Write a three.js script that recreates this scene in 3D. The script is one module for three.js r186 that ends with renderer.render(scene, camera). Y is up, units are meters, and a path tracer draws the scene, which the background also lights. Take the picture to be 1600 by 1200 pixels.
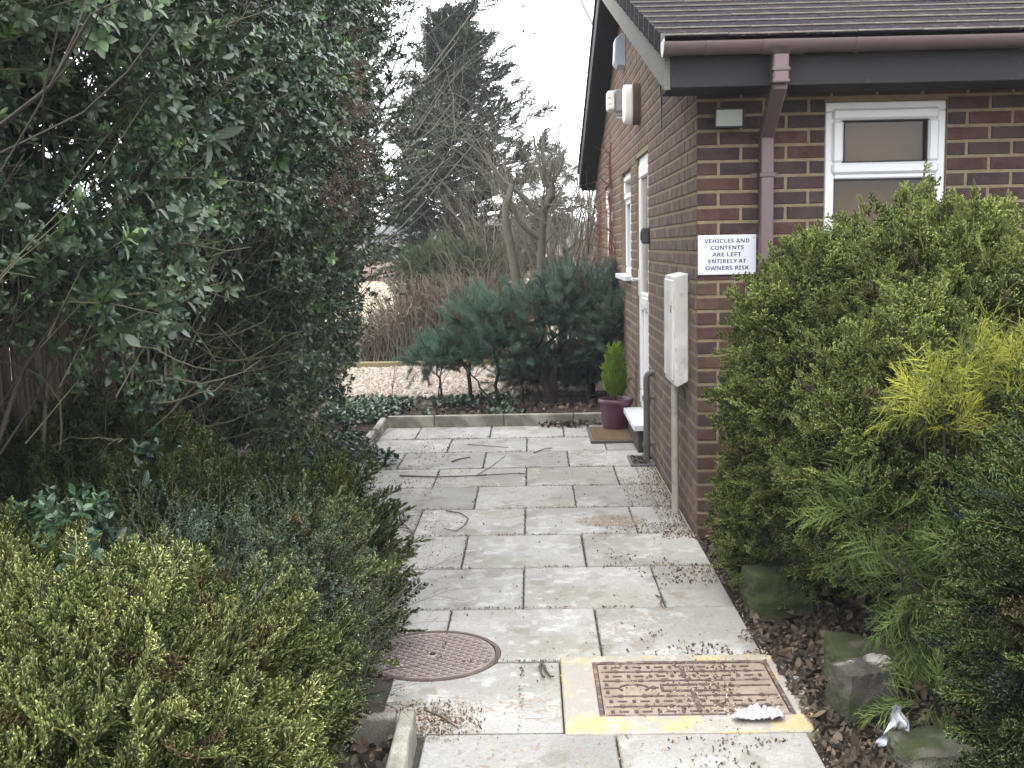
import * as THREE from 'three';
import { mergeGeometries } from 'three/addons/utils/BufferGeometryUtils.js';
import { Brush, Evaluator, SUBTRACTION } from 'three-bvh-csg';

// ───────────────────────── camera, sky, sun, exposure ─────────────────────────
const scene = new THREE.Scene();
const camera = new THREE.PerspectiveCamera(38.344, 4 / 3, 0.05, 900);
camera.rotation.order = 'YXZ';
camera.rotation.set(-0.12352, 0.02009, -0.0201);
camera.position.set(0, 1.537, 0);
camera.updateMatrixWorld(true);

const renderer = new THREE.WebGLRenderer({ antialias: true });
renderer.setSize(1024, 768);
renderer.toneMapping = THREE.LinearToneMapping;
renderer.toneMappingExposure = 2.2;
renderer.shadowMap.enabled = true;

{ // high bright overcast: nearly even, a little brighter overhead
  const W = 256, H = 128, d = new Float32Array(W * H * 4);
  for (let j = 0; j < H; j++) {
    const el = ((j + 0.5) / H - 0.5) * Math.PI, s = Math.sin(el);
    const v = s > 0 ? 1.55 + 0.62 * s : 0.4;
    for (let i = 0; i < W; i++) d.set([v * 0.975, v * 0.998, v * 1.04, 1], (j * W + i) * 4);
  }
  const t = new THREE.DataTexture(d, W, H, THREE.RGBAFormat, THREE.FloatType);
  t.mapping = THREE.EquirectangularReflectionMapping; t.magFilter = THREE.LinearFilter; t.minFilter = THREE.LinearFilter; t.needsUpdate = true;
  scene.background = t; scene.environment = t;
}
const sun = new THREE.DirectionalLight(0xfff4e4, 0.8);
sun.position.set(-9, 26, 6); sun.target.position.set(0, 0, -6);
sun.castShadow = true; sun.shadow.radius = 90; sun.shadow.mapSize.set(2048, 2048);
Object.assign(sun.shadow.camera, { left: -16, right: 16, top: 16, bottom: -16, near: 1, far: 60 });
scene.add(sun, sun.target);
scene.fog = new THREE.FogExp2(0xe6ebf5, 0.0014);

// ───────────────────────── helpers ─────────────────────────
function rngOf(seed) { let a = seed >>> 0; return () => { a = (a + 0x6d2b79f5) | 0; let t = Math.imul(a ^ (a >>> 15), 1 | a); t = (t + Math.imul(t ^ (t >>> 7), 61 | t)) ^ t; return ((t ^ (t >>> 14)) >>> 0) / 4294967296; }; }
const V = (x, y, z) => new THREE.Vector3(x, y, z);
const lerp = (a, b, t) => a + (b - a) * t, clamp = (x, a, b) => Math.min(b, Math.max(a, x));
const sstep = (a, b, x) => { const t = clamp((x - a) / (b - a), 0, 1); return t * t * (3 - 2 * t); };
const used = {};
function numbered(n) { const k = used[n] || 0; used[n] = k + 1; return k ? n + '_' + String(k).padStart(3, '0') : n; }
function tag(o, label, category, group, kind) { o.userData.label = label; o.userData.category = category; if (group) o.userData.group = group; if (kind) o.userData.kind = kind; return o; }
function base(name, pos = [0, 0, 0], turn = 0) { const g = new THREE.Group(); g.name = numbered(name); g.position.set(...pos); g.rotation.y = turn; scene.add(g); return g; }
function mesh(name, geo, mat, parent = scene) {
  const m = new THREE.Mesh(geo, mat); m.name = parent === scene ? numbered(name) : name; m.castShadow = m.receiveShadow = true; parent.add(m); return m;
}
// photo direction -> a point at a given distance ahead, used to read off where things stand
function at(px, py, z) {
  const f = 1725.67, d = V((px - 800) / f, -(py - 600) / f, -1).applyQuaternion(camera.quaternion), t = z / d.z;
  return V(d.x * t, 1.537 + d.y * t, z);
}
// smooth lattice noise in 3D
function h3(x, y, z) { let n = (x * 374761393 + y * 668265263 + z * 2147483647) | 0; n = Math.imul(n ^ (n >>> 13), 1274126177); n = Math.imul(n ^ (n >>> 16), 2246822519); return ((n ^ (n >>> 15)) >>> 0) / 4294967296; }
function n3(x, y, z) {
  const xi = Math.floor(x), yi = Math.floor(y), zi = Math.floor(z); const f = t => t * t * (3 - 2 * t), u = f(x - xi), v = f(y - yi), w = f(z - zi);
  const l = (a, b, t) => a + (b - a) * t;
  return l(l(l(h3(xi, yi, zi), h3(xi + 1, yi, zi), u), l(h3(xi, yi + 1, zi), h3(xi + 1, yi + 1, zi), u), v), l(l(h3(xi, yi, zi + 1), h3(xi + 1, yi, zi + 1), u), l(h3(xi, yi + 1, zi + 1), h3(xi + 1, yi + 1, zi + 1), u), v), w);
}
function fbm(x, y, z, o = 4) { let s = 0, a = 0.5, t = 0; for (let i = 0; i < o; i++) { s += a * n3(x, y, z); t += a; x = x * 2.03 + 7.1; y = y * 2.03 + 3.3; z = z * 2.03 + 5.7; a *= 0.5; } return s / t; }
// tileable 2D noise, period p cells over the unit square
function tn(u, v, p, seed) {
  const x = u * p, y = v * p, xi = Math.floor(x), yi = Math.floor(y), f = t => t * t * (3 - 2 * t), a = f(x - xi), b = f(y - yi), m = k => ((k % p) + p) % p;
  return lerp(lerp(h3(m(xi), m(yi), seed), h3(m(xi + 1), m(yi), seed), a), lerp(h3(m(xi), m(yi + 1), seed), h3(m(xi + 1), m(yi + 1), seed), a), b);
}
function tf(u, v, p, seed, o = 4) { let s = 0, a = 0.5, t = 0; for (let i = 0; i < o; i++) { s += a * tn(u, v, p, seed + i * 17); t += a; p *= 2; a *= 0.55; } return s / t; }
const toS = c => Math.round(255 * clamp(c <= 0.0031308 ? c * 12.92 : 1.055 * Math.pow(c, 1 / 2.4) - 0.055, 0, 1));
// fn(u,v) -> [r,g,b,height] linear; returns {map,bump}
function tex(size, metres, fn) {
  const c = new Uint8Array(size * size * 4), b = new Uint8Array(size * size * 4);
  for (let j = 0; j < size; j++) for (let i = 0; i < size; i++) {
    const r = fn(i / size, j / size), k = (j * size + i) * 4;
    c[k] = toS(r[0]); c[k + 1] = toS(r[1]); c[k + 2] = toS(r[2]); c[k + 3] = 255;
    b[k] = b[k + 1] = b[k + 2] = Math.round(255 * clamp(r[3], 0, 1)); b[k + 3] = 255;
  }
  const mk = (d, s) => { const t = new THREE.DataTexture(d, size, size); t.wrapS = t.wrapT = THREE.RepeatWrapping; t.magFilter = THREE.LinearFilter; t.minFilter = THREE.LinearMipmapLinearFilter; t.generateMipmaps = true; if (s) t.colorSpace = THREE.SRGBColorSpace; t.repeat.set(1 / metres, 1 / metres); t.needsUpdate = true; return t; };
  return { map: mk(c, true), bump: mk(b, false) };
}
const mix3 = (a, b, t) => [lerp(a[0], b[0], t), lerp(a[1], b[1], t), lerp(a[2], b[2], t)];
function std(o) { const { rgb, ...r } = o; const m = new THREE.MeshStandardMaterial({ roughness: 0.85, metalness: 0, ...r }); if (rgb) m.color.setRGB(...rgb); return m; }
function phys(o) { const { rgb, ...r } = o; const m = new THREE.MeshPhysicalMaterial({ roughness: 0.85, metalness: 0, ...r }); if (rgb) m.color.setRGB(...rgb); return m; }
function textured(t, bumpScale, o = {}) { return std({ map: t.map, bumpMap: t.bump, bumpScale, ...o }); }

// mesh builder
class MB {
  constructor() { this.p = []; this.n = []; this.u = []; this.c = []; this.i = []; this.col = null; }
  v(x, y, z, nx, ny, nz, u = 0, v = 0) { this.p.push(x, y, z); this.n.push(nx, ny, nz); this.u.push(u, v); if (this.col) this.c.push(...this.col); return this.p.length / 3 - 1; }
  face(pts) { // planar polygon, flat normal, uv in metres on the dominant plane
    const e1 = pts[1].clone().sub(pts[0]), e2 = pts[2].clone().sub(pts[0]), n = e1.cross(e2).normalize(); if (!(n.lengthSq() > 0.5)) return;
    const ax = Math.abs(n.x), ay = Math.abs(n.y), az = Math.abs(n.z);
    const k = pts.map(q => { const [u, v] = ay >= ax && ay >= az ? [q.x, q.z] : ax >= az ? [q.z, q.y] : [q.x, q.y]; return this.v(q.x, q.y, q.z, n.x, n.y, n.z, u, v); });
    for (let j = 1; j < k.length - 1; j++) this.i.push(k[0], k[j], k[j + 1]);
  }
  box(x0, x1, y0, y1, z0, z1, ch = 0, m = null) {
    const g = chamferBox(x1 - x0, y1 - y0, z1 - z0, ch); const mm = new THREE.Matrix4().makeTranslation((x0 + x1) / 2, (y0 + y1) / 2, (z0 + z1) / 2); if (m) mm.premultiply(m); return this.geo(g, mm);
  }
  geo(g, m) {
    const p = g.attributes.position, n = g.attributes.normal, u = g.attributes.uv, o = this.p.length / 3, a = V(), nm = m ? new THREE.Matrix3().getNormalMatrix(m) : null;
    for (let i = 0; i < p.count; i++) {
      a.fromBufferAttribute(p, i); if (m) a.applyMatrix4(m); this.p.push(a.x, a.y, a.z);
      a.fromBufferAttribute(n, i); if (m) a.applyMatrix3(nm).normalize(); this.n.push(a.x, a.y, a.z);
      this.u.push(u ? u.getX(i) : 0, u ? u.getY(i) : 0); if (this.col) this.c.push(...this.col);
    }
    if (g.index) for (let i = 0; i < g.index.count; i++) this.i.push(g.index.getX(i) + o); else for (let i = 0; i < p.count; i++) this.i.push(i + o);
    return this;
  }
  tube(pts, rad, sides = 5, cap = true) {
    const N = pts.length, r = k => (typeof rad === 'function' ? rad(k / (N - 1)) : Array.isArray(rad) ? rad[k] : rad);
    let ref = Math.abs(pts[1].clone().sub(pts[0]).normalize().y) > 0.9 ? V(1, 0, 0) : V(0, 1, 0), rows = [], len = 0;
    for (let k = 0; k < N; k++) {
      const t = pts[Math.min(N - 1, k + 1)].clone().sub(pts[Math.max(0, k - 1)]).normalize();
      const a = ref.clone().addScaledVector(t, -ref.dot(t)).normalize(), b = t.clone().cross(a); ref = a;
      if (k) len += pts[k].distanceTo(pts[k - 1]);
      const row = []; for (let s = 0; s <= sides; s++) { const an = s / sides * Math.PI * 2, c = Math.cos(an), q = Math.sin(an), nx = a.x * c + b.x * q, ny = a.y * c + b.y * q, nz = a.z * c + b.z * q, R = r(k); row.push(this.v(pts[k].x + nx * R, pts[k].y + ny * R, pts[k].z + nz * R, nx, ny, nz, s / sides * 2 * Math.PI * Math.max(R, 0.004), len)); }
      rows.push(row);
    }
    for (let k = 0; k < N - 1; k++) for (let s = 0; s < sides; s++) this.i.push(rows[k][s], rows[k][s + 1], rows[k + 1][s + 1], rows[k][s], rows[k + 1][s + 1], rows[k + 1][s]);
    if (cap) for (const [k, f] of [[0, -1], [N - 1, 1]]) { const t = pts[k].clone().sub(pts[k ? k - 1 : 1]).normalize(); if (r(k) < 0.004) continue; const ids = rows[k].slice(0, sides).map(j => this.v(this.p[j * 3], this.p[j * 3 + 1], this.p[j * 3 + 2], t.x, t.y, t.z)); for (let s = 1; s < sides - 1; s++) f > 0 ? this.i.push(ids[0], ids[s], ids[s + 1]) : this.i.push(ids[0], ids[s + 1], ids[s]); }
    return this;
  }
  blade(a, b, w, nrm) { // a slim pointed leaf or needle, two triangles
    const d = b.clone().sub(a), s = d.clone().cross(nrm).normalize().multiplyScalar(w / 2), m = a.clone().addScaledVector(d, 0.45), n = s.clone().cross(d).normalize();
    const i0 = this.v(a.x, a.y, a.z, n.x, n.y, n.z, 0.5, 0), i1 = this.v(m.x + s.x, m.y + s.y, m.z + s.z, n.x, n.y, n.z, 0, 0.5), i2 = this.v(b.x, b.y, b.z, n.x, n.y, n.z, 0.5, 1), i3 = this.v(m.x - s.x, m.y - s.y, m.z - s.z, n.x, n.y, n.z, 1, 0.5);
    this.i.push(i0, i1, i2, i0, i2, i3);
  }
  get g() {
    const g = new THREE.BufferGeometry(); g.setAttribute('position', new THREE.Float32BufferAttribute(this.p, 3)); g.setAttribute('normal', new THREE.Float32BufferAttribute(this.n, 3)); g.setAttribute('uv', new THREE.Float32BufferAttribute(this.u, 2));
    if (this.c.length) g.setAttribute('color', new THREE.Float32BufferAttribute(this.c, 3)); g.setIndex(this.i); return g;
  }
  build(name, mat, parent = scene) { return mesh(name, this.g, mat, parent); }
}
function chamferBox(w, h, d, ch = 0) { // a box with bevelled edges, flat shaded, uv in metres
  const mb = new MB(), x = w / 2, y = h / 2, z = d / 2, c = Math.min(ch, x * 0.9, y * 0.9, z * 0.9);
  const S = [-1, 1];
  for (const s of S) {
    const f = (...q) => mb.face(s > 0 ? q : q.reverse());
    f(V(s * x, -y + c, z - c), V(s * x, -y + c, -z + c), V(s * x, y - c, -z + c), V(s * x, y - c, z - c));
    f(V(-x + c, s * y, z - c), V(x - c, s * y, z - c), V(x - c, s * y, -z + c), V(-x + c, s * y, -z + c));
    f(V(-x + c, -y + c, s * z), V(x - c, -y + c, s * z), V(x - c, y - c, s * z), V(-x + c, y - c, s * z));
  }
  if (c > 0) for (const a of S) for (const b of S) {
    const fl = (k, ...q) => mb.face(k > 0 ? q : q.reverse());
    fl(a * b, V(a * x, b * (y - c), z - c), V(a * x, b * (y - c), -z + c), V(a * (x - c), b * y, -z + c), V(a * (x - c), b * y, z - c));
    fl(-a * b, V(a * x, y - c, b * (z - c)), V(a * x, -y + c, b * (z - c)), V(a * (x - c), -y + c, b * z), V(a * (x - c), y - c, b * z));
    fl(a * b, V(x - c, a * y, b * (z - c)), V(-x + c, a * y, b * (z - c)), V(-x + c, a * (y - c), b * z), V(x - c, a * (y - c), b * z));
    for (const e of S) fl(a * b * e, V(a * x, b * (y - c), e * (z - c)), V(a * (x - c), b * y, e * (z - c)), V(a * (x - c), b * (y - c), e * z));
  }
  return mb.g;
}
const box = (x0, x1, y0, y1, z0, z1, ch = 0) => new MB().box(x0, x1, y0, y1, z0, z1, ch).g;
// many copies of one small shape (leaves, needles, pebbles): stuff
const _q = new THREE.Quaternion(), _q2 = new THREE.Quaternion(), _Y = V(0, 1, 0);
function scatter(name, geo, mat, list, parent, cols) {
  const im = new THREE.InstancedMesh(geo, mat, list.length); im.name = parent === scene ? numbered(name) : name;
  list.forEach((m, i) => { im.setMatrixAt(i, m); if (cols) im.setColorAt(i, cols[i]); });
  im.userData.kind = 'stuff'; im.castShadow = im.receiveShadow = true; parent.add(im); return im;
}
function place(pos, axis, roll, s) { _q.setFromUnitVectors(_Y, axis.clone().normalize()); _q2.setFromAxisAngle(_Y, roll); return new THREE.Matrix4().compose(pos, _q.clone().multiply(_q2), typeof s === 'number' ? V(s, s, s) : s); }
function rgb(a, b, t, r, j = 0.12) { const k = 1 + (r() - 0.5) * 2 * j, c = mix3(a, b, t); return new THREE.Color().setRGB(c[0] * k, c[1] * k, c[2] * k); }

// ───────────────────────── procedural surfaces ─────────────────────────
const T = {};
T.slab = tex(1024, 1.9, (u, v) => { const a = tf(u, v, 5, 1, 6), b = tf(u, v, 40, 2, 4), g = tn(u, v, 512, 3), g2 = tn(u, v, 230, 4), st = tf(u, v, 4, 9, 5); let c = mix3([0.33, 0.318, 0.295], [0.44, 0.43, 0.405], sstep(0.25, 0.75, a)); c = mix3(c, [0.56, 0.55, 0.52], sstep(0.5, 0.7, b) * sstep(0.4, 0.65, st) * 0.8); c = mix3(c, [0.22, 0.2, 0.16], sstep(0.58, 0.75, tf(u, v, 14, 31, 5)) * 0.5); c = mix3(c, [0.26, 0.27, 0.19], sstep(0.55, 0.75, tf(u, v, 4, 37, 5)) * 0.35); c = mix3(c, [0.34, 0.24, 0.17], sstep(0.72, 0.85, tn(u, v, 150, 39)) * sstep(0.48, 0.6, tf(u, v, 6, 33, 4)) * 0.7); const k = 0.8 + 0.25 * g + 0.15 * g2; return [c[0] * k, c[1] * k, c[2] * k, 0.4 * b + 0.35 * g + 0.25 * g2]; });
T.kerb = tex(512, 0.8, (u, v) => { const a = tf(u, v, 6, 41, 5), g = tn(u, v, 256, 43), m = tf(u, v, 5, 47, 4); let c = mix3([0.22, 0.21, 0.175], [0.44, 0.43, 0.37], sstep(0.3, 0.7, a)); c = mix3(c, [0.17, 0.19, 0.09], sstep(0.55, 0.75, m) * 0.6); const k = 0.8 + 0.4 * g; return [c[0] * k, c[1] * k, c[2] * k, g]; });
T.brick = tex(512, 0.46, (u, v) => { const a = tf(u, v, 9, 51, 4), g = tn(u, v, 200, 53), b = tf(u, v, 5, 55, 3), s = tf(u, v, 26, 57, 3); let c = mix3([0.62, 0.58, 0.6], [1.18, 1.12, 1.05], a); c = mix3(c, [0.5, 0.42, 0.5], sstep(0.55, 0.72, b) * 0.7); c = mix3(c, [1.6, 1.6, 1.65], sstep(0.68, 0.8, s) * 0.35); const k = 0.75 + 0.5 * g; return [c[0] * k * 0.55, c[1] * k * 0.55, c[2] * k * 0.55, 0.6 * a + 0.4 * g]; });
T.mortar = tex(256, 0.3, (u, v) => { const a = tf(u, v, 8, 61, 4), g = tn(u, v, 128, 63); const c = mix3([0.21, 0.17, 0.105], [0.34, 0.285, 0.18], a), k = 0.8 + 0.4 * g; return [c[0] * k, c[1] * k, c[2] * k, g]; });
T.roof = tex(512, 0.7, (u, v) => { const a = tf(u, v, 7, 71, 5), g = tn(u, v, 256, 73), l = tf(u, v, 30, 75, 3); let c = mix3([0.012, 0.0105, 0.0125], [0.032, 0.027, 0.031], a); c = mix3(c, [0.16, 0.155, 0.15], sstep(0.7, 0.8, l) * 0.6); c = mix3(c, [0.03, 0.033, 0.015], sstep(0.6, 0.8, tf(u, v, 6, 77, 4)) * 0.5); const k = 0.6 + 0.8 * g; return [c[0] * k, c[1] * k, c[2] * k, g]; });
T.wood = tex(512, 0.6, (u, v) => { const gr = tf(u * 1, v, 4, 81, 3), f = tn(u, v * 0.999, 64, 83) * 0.2; const st = tf(clamp(u, 0, 1), (v * 16) % 1, 4, 85, 4); let c = mix3([0.55, 0.55, 0.53], [1.05, 1.04, 1], st * 0.7 + gr * 0.3); return [c[0] * 0.8, c[1] * 0.8, c[2] * 0.8, st * 0.7 + f]; });
T.soil = tex(512, 0.7, (u, v) => { const a = tf(u, v, 8, 91, 5), g = tn(u, v, 200, 93), b = tf(u, v, 40, 95, 2); let c = mix3([0.016, 0.011, 0.008], [0.06, 0.04, 0.028], a); c = mix3(c, [0.13, 0.085, 0.055], sstep(0.6, 0.75, b) * 0.6); const k = 0.6 + 0.8 * g; return [c[0] * k, c[1] * k, c[2] * k, 0.5 * g + 0.5 * b]; });
T.field = tex(512, 30, (u, v) => { const a = tf(u, v, 6, 101, 5), g = tn(u, v, 256, 103); const c = mix3([0.28, 0.215, 0.14], [0.42, 0.34, 0.235], a), k = 0.85 + 0.3 * g; return [c[0] * k, c[1] * k, c[2] * k, g]; });
T.bark = tex(256, 0.35, (u, v) => { const a = tf(u, v, 10, 111, 4), s = tf((u * 6) % 1, v, 6, 113, 4); const c = mix3([0.4, 0.38, 0.34], [1, 0.95, 0.85], s * 0.6 + a * 0.4); return [c[0] * 0.8, c[1] * 0.8, c[2] * 0.8, s]; });
T.stone = tex(512, 0.4, (u, v) => { const a = tf(u, v, 8, 121, 6), g = tn(u, v, 200, 123); const c = mix3([0.45, 0.43, 0.4], [1.1, 1.06, 1], a), k = 0.75 + 0.5 * g; return [c[0] * k * 0.75, c[1] * k * 0.75, c[2] * k * 0.75, 0.6 * a + 0.4 * g]; });
T.iron = tex(512, 0.5, (u, v) => { const a = tf(u, v, 7, 131, 5), b = tf(u, v, 30, 133, 3), g = tn(u, v, 256, 135), r = tf(u, v, 3, 137, 4); let c = mix3([0.12, 0.075, 0.07], [0.22, 0.155, 0.145], a); c = mix3(c, [0.36, 0.15, 0.06], sstep(0.55, 0.72, r) * 0.55); c = mix3(c, [0.52, 0.45, 0.38], sstep(0.5, 0.66, b) * 0.55); const k = 0.85 + 0.3 * g; return [c[0] * k, c[1] * k, c[2] * k, g]; });
T.grit = tex(512, 0.4, (u, v) => { const a = tf(u, v, 9, 141, 5), b = tf(u, v, 40, 143, 3), g = tn(u, v, 256, 145); let c = mix3([0.24, 0.18, 0.135], [0.42, 0.35, 0.28], a); c = mix3(c, [0.26, 0.16, 0.11], sstep(0.6, 0.75, b) * 0.7); const k = 0.8 + 0.4 * g; return [c[0] * k, c[1] * k, c[2] * k, g]; });
T.yellow = tex(512, 0.7, (u, v) => { const a = tf(u, v, 5, 151, 5), b = tf(u, v, 18, 153, 4), g = tn(u, v, 256, 155); let c = mix3([0.48, 0.39, 0.18], [0.6, 0.52, 0.3], b); c = mix3(c, [0.4, 0.38, 0.335], sstep(0.38, 0.52, a) * 0.92); c = mix3(c, [0.6, 0.56, 0.46], sstep(0.58, 0.7, b) * 0.5); const k = 0.88 + 0.24 * g; return [c[0] * k, c[1] * k, c[2] * k, 0.5 * g + 0.5 * b]; });
T.coir = tex(256, 0.12, (u, v) => { const a = tf(u, v, 40, 161, 2), b = tf(u, v, 5, 163, 3), g = tn(u, v, 128, 165); const c = mix3([0.09, 0.052, 0.022], [0.25, 0.16, 0.08], a * 0.6 + b * 0.4), k = 0.6 + 0.8 * g; return [c[0] * k, c[1] * k, c[2] * k, g]; });
T.dirtyWhite = tex(256, 0.8, (u, v) => { const a = tf(u, v, 5, 171, 5), b = tf(u, v, 24, 173, 3); const c = mix3([0.62, 0.61, 0.57], [0.78, 0.78, 0.77], sstep(0.3, 0.6, a)); const k = 1 - 0.2 * sstep(0.62, 0.78, b); return [c[0] * k, c[1] * k, c[2] * k, b]; });
T.paint = tex(512, 1.0, (u, v) => { const a = tf(u, v, 5, 181, 5), b = tf(u, v, 20, 183, 4); let c = mix3([0.011, 0.0115, 0.014], [0.022, 0.021, 0.024], a); c = mix3(c, [0.06, 0.055, 0.055], sstep(0.66, 0.8, b) * 0.4); return [c[0], c[1], c[2], b]; });

const M = {
  slab: [0, 1, 2, 3].map(i => textured(T.slab, 0.0015, { rgb: [[0.72, 0.725, 0.73], [0.65, 0.655, 0.66], [0.755, 0.755, 0.755], [0.69, 0.685, 0.675]][i], roughness: 0.9 })),
  kerb: textured(T.kerb, 0.002, { rgb: [0.78, 0.77, 0.77], roughness: 0.95 }),
  bed: std({ rgb: [0.05, 0.045, 0.032], roughness: 1 }),
  soil: textured(T.soil, 0.02, { roughness: 1 }), field: textured(T.field, 0.05, { rgb: [0.8, 0.8, 0.8], roughness: 1 }),
  mortar: textured(T.mortar, 0.003, { rgb: [0.76, 0.74, 0.74], roughness: 1 }),
  roof: [[0.78, 0.77, 0.78], [0.9, 0.82, 0.8], [0.66, 0.66, 0.72]].map(c => phys({ map: T.roof.map, bumpMap: T.roof.bump, bumpScale: 0.002, rgb: c, roughness: 1, specularIntensity: 0.1 })),
  roofEdge: textured(T.kerb, 0.001, { rgb: [0.5, 0.48, 0.48] }),
  greyWood: textured(T.wood, 0.002, { rgb: [0.21, 0.21, 0.195], roughness: 0.95 }),
  darkWood: textured(T.paint, 0.001, { rgb: [0.62, 0.58, 0.6], roughness: 0.75 }),
  soffit: textured(T.paint, 0.001, { rgb: [0.9, 0.86, 0.86], roughness: 0.9 }),
  gutter: std({ rgb: [0.098, 0.07, 0.071], roughness: 0.42 }), pipe: std({ rgb: [0.125, 0.088, 0.092], roughness: 0.5 }),
  upvc: std({ roughness: 0.35, rgb: [0.63, 0.64, 0.66] }), upvcDirty: textured(T.dirtyWhite, 0, { rgb: [0.82, 0.82, 0.82], roughness: 0.5 }),
  gasket: std({ rgb: [0.012, 0.012, 0.02], roughness: 0.6 }),
  glass: phys({ rgb: [0.9, 0.92, 0.92], transmission: 1, thickness: 0, roughness: 0.04 }),
  frost: phys({ rgb: [0.85, 0.8, 0.72], transmission: 1, thickness: 0, roughness: 0.18, specularIntensity: 0.6 }),
  blind: std({ rgb: [0.17, 0.125, 0.085], roughness: 1 }), dark: std({ rgb: [0.02, 0.02, 0.02], roughness: 1 }),
  greyPipe: std({ rgb: [0.1, 0.095, 0.095], roughness: 0.55 }), palePipe: textured(T.dirtyWhite, 0, { rgb: [0.5, 0.48, 0.44], roughness: 0.6 }),
  galv: std({ rgb: [0.36, 0.37, 0.38], roughness: 0.5, metalness: 0.3 }), blueGrey: std({ rgb: [0.045, 0.055, 0.065], roughness: 0.45 }),
  alarm: std({ rgb: [0.33, 0.37, 0.42], roughness: 0.45 }), lampWhite: std({ rgb: [0.93, 0.92, 0.88], roughness: 0.3 }), lampBody: std({ rgb: [0.09, 0.05, 0.04], roughness: 0.5 }),
  yellowing: std({ rgb: [0.75, 0.58, 0.24], roughness: 0.4 }),
  black: std({ rgb: [0.018, 0.018, 0.018], roughness: 0.5 }), lens: phys({ rgb: [0.5, 0.56, 0.52], transmission: 0.5, thickness: 0, roughness: 0.25 }), reflector: std({ rgb: [0.4, 0.43, 0.42], roughness: 0.35, metalness: 0.6 }),
  iron: textured(T.iron, 0.0012, { rgb: [0.54, 0.52, 0.52], roughness: 0.8 }), ironLight: textured(T.iron, 0.0012, { rgb: [1.2, 1.42, 1.5], roughness: 0.8 }), grit: textured(T.grit, 0.002, { rgb: [0.85, 0.87, 0.88], roughness: 1 }), yellow: textured(T.yellow, 0.0015, { rgb: [0.74, 0.73, 0.76], roughness: 0.9 }),
  coir: textured(T.coir, 0.004, { rgb: [0.8, 0.8, 0.8], roughness: 1 }), rubber: std({ rgb: [0.07, 0.07, 0.075], roughness: 0.7 }),
  pot: std({ rgb: [0.082, 0.027, 0.048], roughness: 0.38 }),
  bark: textured(T.bark, 0.006, { rgb: [0.075, 0.062, 0.05] }), barkGrey: textured(T.bark, 0.006, { rgb: [0.15, 0.145, 0.12] }), barkLichen: textured(T.bark, 0.004, { rgb: [0.11, 0.11, 0.065] }), barkPale: textured(T.bark, 0.004, { rgb: [0.21, 0.185, 0.15] }), barkRed: std({ rgb: [0.14, 0.055, 0.04] }), barkDark: textured(T.bark, 0.006, { rgb: [0.042, 0.034, 0.028] }),
  twig: std({ rgb: [0.075, 0.06, 0.052], roughness: 0.9 }),
  leaf: std({ roughness: 0.3, side: THREE.DoubleSide, vertexColors: true }), leafMatt: std({ roughness: 0.62, side: THREE.DoubleSide, vertexColors: true }), needle: phys({ roughness: 0.8, specularIntensity: 0.25, transmission: 0.48, thickness: 0, side: THREE.DoubleSide, vertexColors: true }),
  litter: std({ roughness: 0.85, side: THREE.DoubleSide, vertexColors: true }),
  stone: textured(T.stone, 0.008, { rgb: [0.8, 0.8, 0.8], vertexColors: true, roughness: 0.95 }),
  pebble: std({ roughness: 0.9 }), log: textured(T.bark, 0.008, { rgb: [0.3, 0.26, 0.14] }),
  fence: textured(T.wood, 0.003, { rgb: [0.09, 0.07, 0.055] }), paper: std({ rgb: [0.46, 0.46, 0.48], roughness: 0.8, side: THREE.DoubleSide }), plastic: phys({ rgb: [0.5, 0.52, 0.56], roughness: 0.3, side: THREE.DoubleSide, clearcoat: 0.4 }),
  purple: std({ rgb: [0.05, 0.02, 0.09], roughness: 0.5, side: THREE.DoubleSide }),
};

// ───────────────────────── ground, path, kerbs ─────────────────────────
function sheet(x0, x1, z0, z1, nx, nz, h) { const g = new THREE.PlaneGeometry(x1 - x0, z1 - z0, nx, nz); g.rotateX(-Math.PI / 2); g.translate((x0 + x1) / 2, 0, (z0 + z1) / 2); const p = g.attributes.position, u = g.attributes.uv; for (let i = 0; i < p.count; i++) { p.setY(i, h(p.getX(i), p.getZ(i))); u.setXY(i, p.getX(i), p.getZ(i)); } g.computeVertexNormals(); return g; }
const soilH = (x, z) => {
  let y = -0.03 + (fbm(x * 3, z * 3, 2, 3) - 0.5) * 0.04;
  if (x > 0.85 && z > -5.7) y += sstep(1.0, 1.9, x) * 0.16 + 0.012;
  if (x < -1.0 && z > -9.3) y += sstep(-1.15, -2.4, x) * 0.12;
  if (x > -1.32 && x < 0.86 && z > -9.5 && z < -3.3) y = -0.05;
  if (x > -0.42 && x < 0.86 && z >= -3.32) y = -0.05;
  if (z < -9.6) y += 0.03;
  return y;
};
mesh('ground', sheet(-9, 9, -18, 3, 180, 210, soilH), M.soil).userData.kind = 'structure';
mesh('field', sheet(-420, 420, -800, 40, 24, 24, (x, z) => -0.16), M.field).userData.kind = 'structure';

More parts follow.
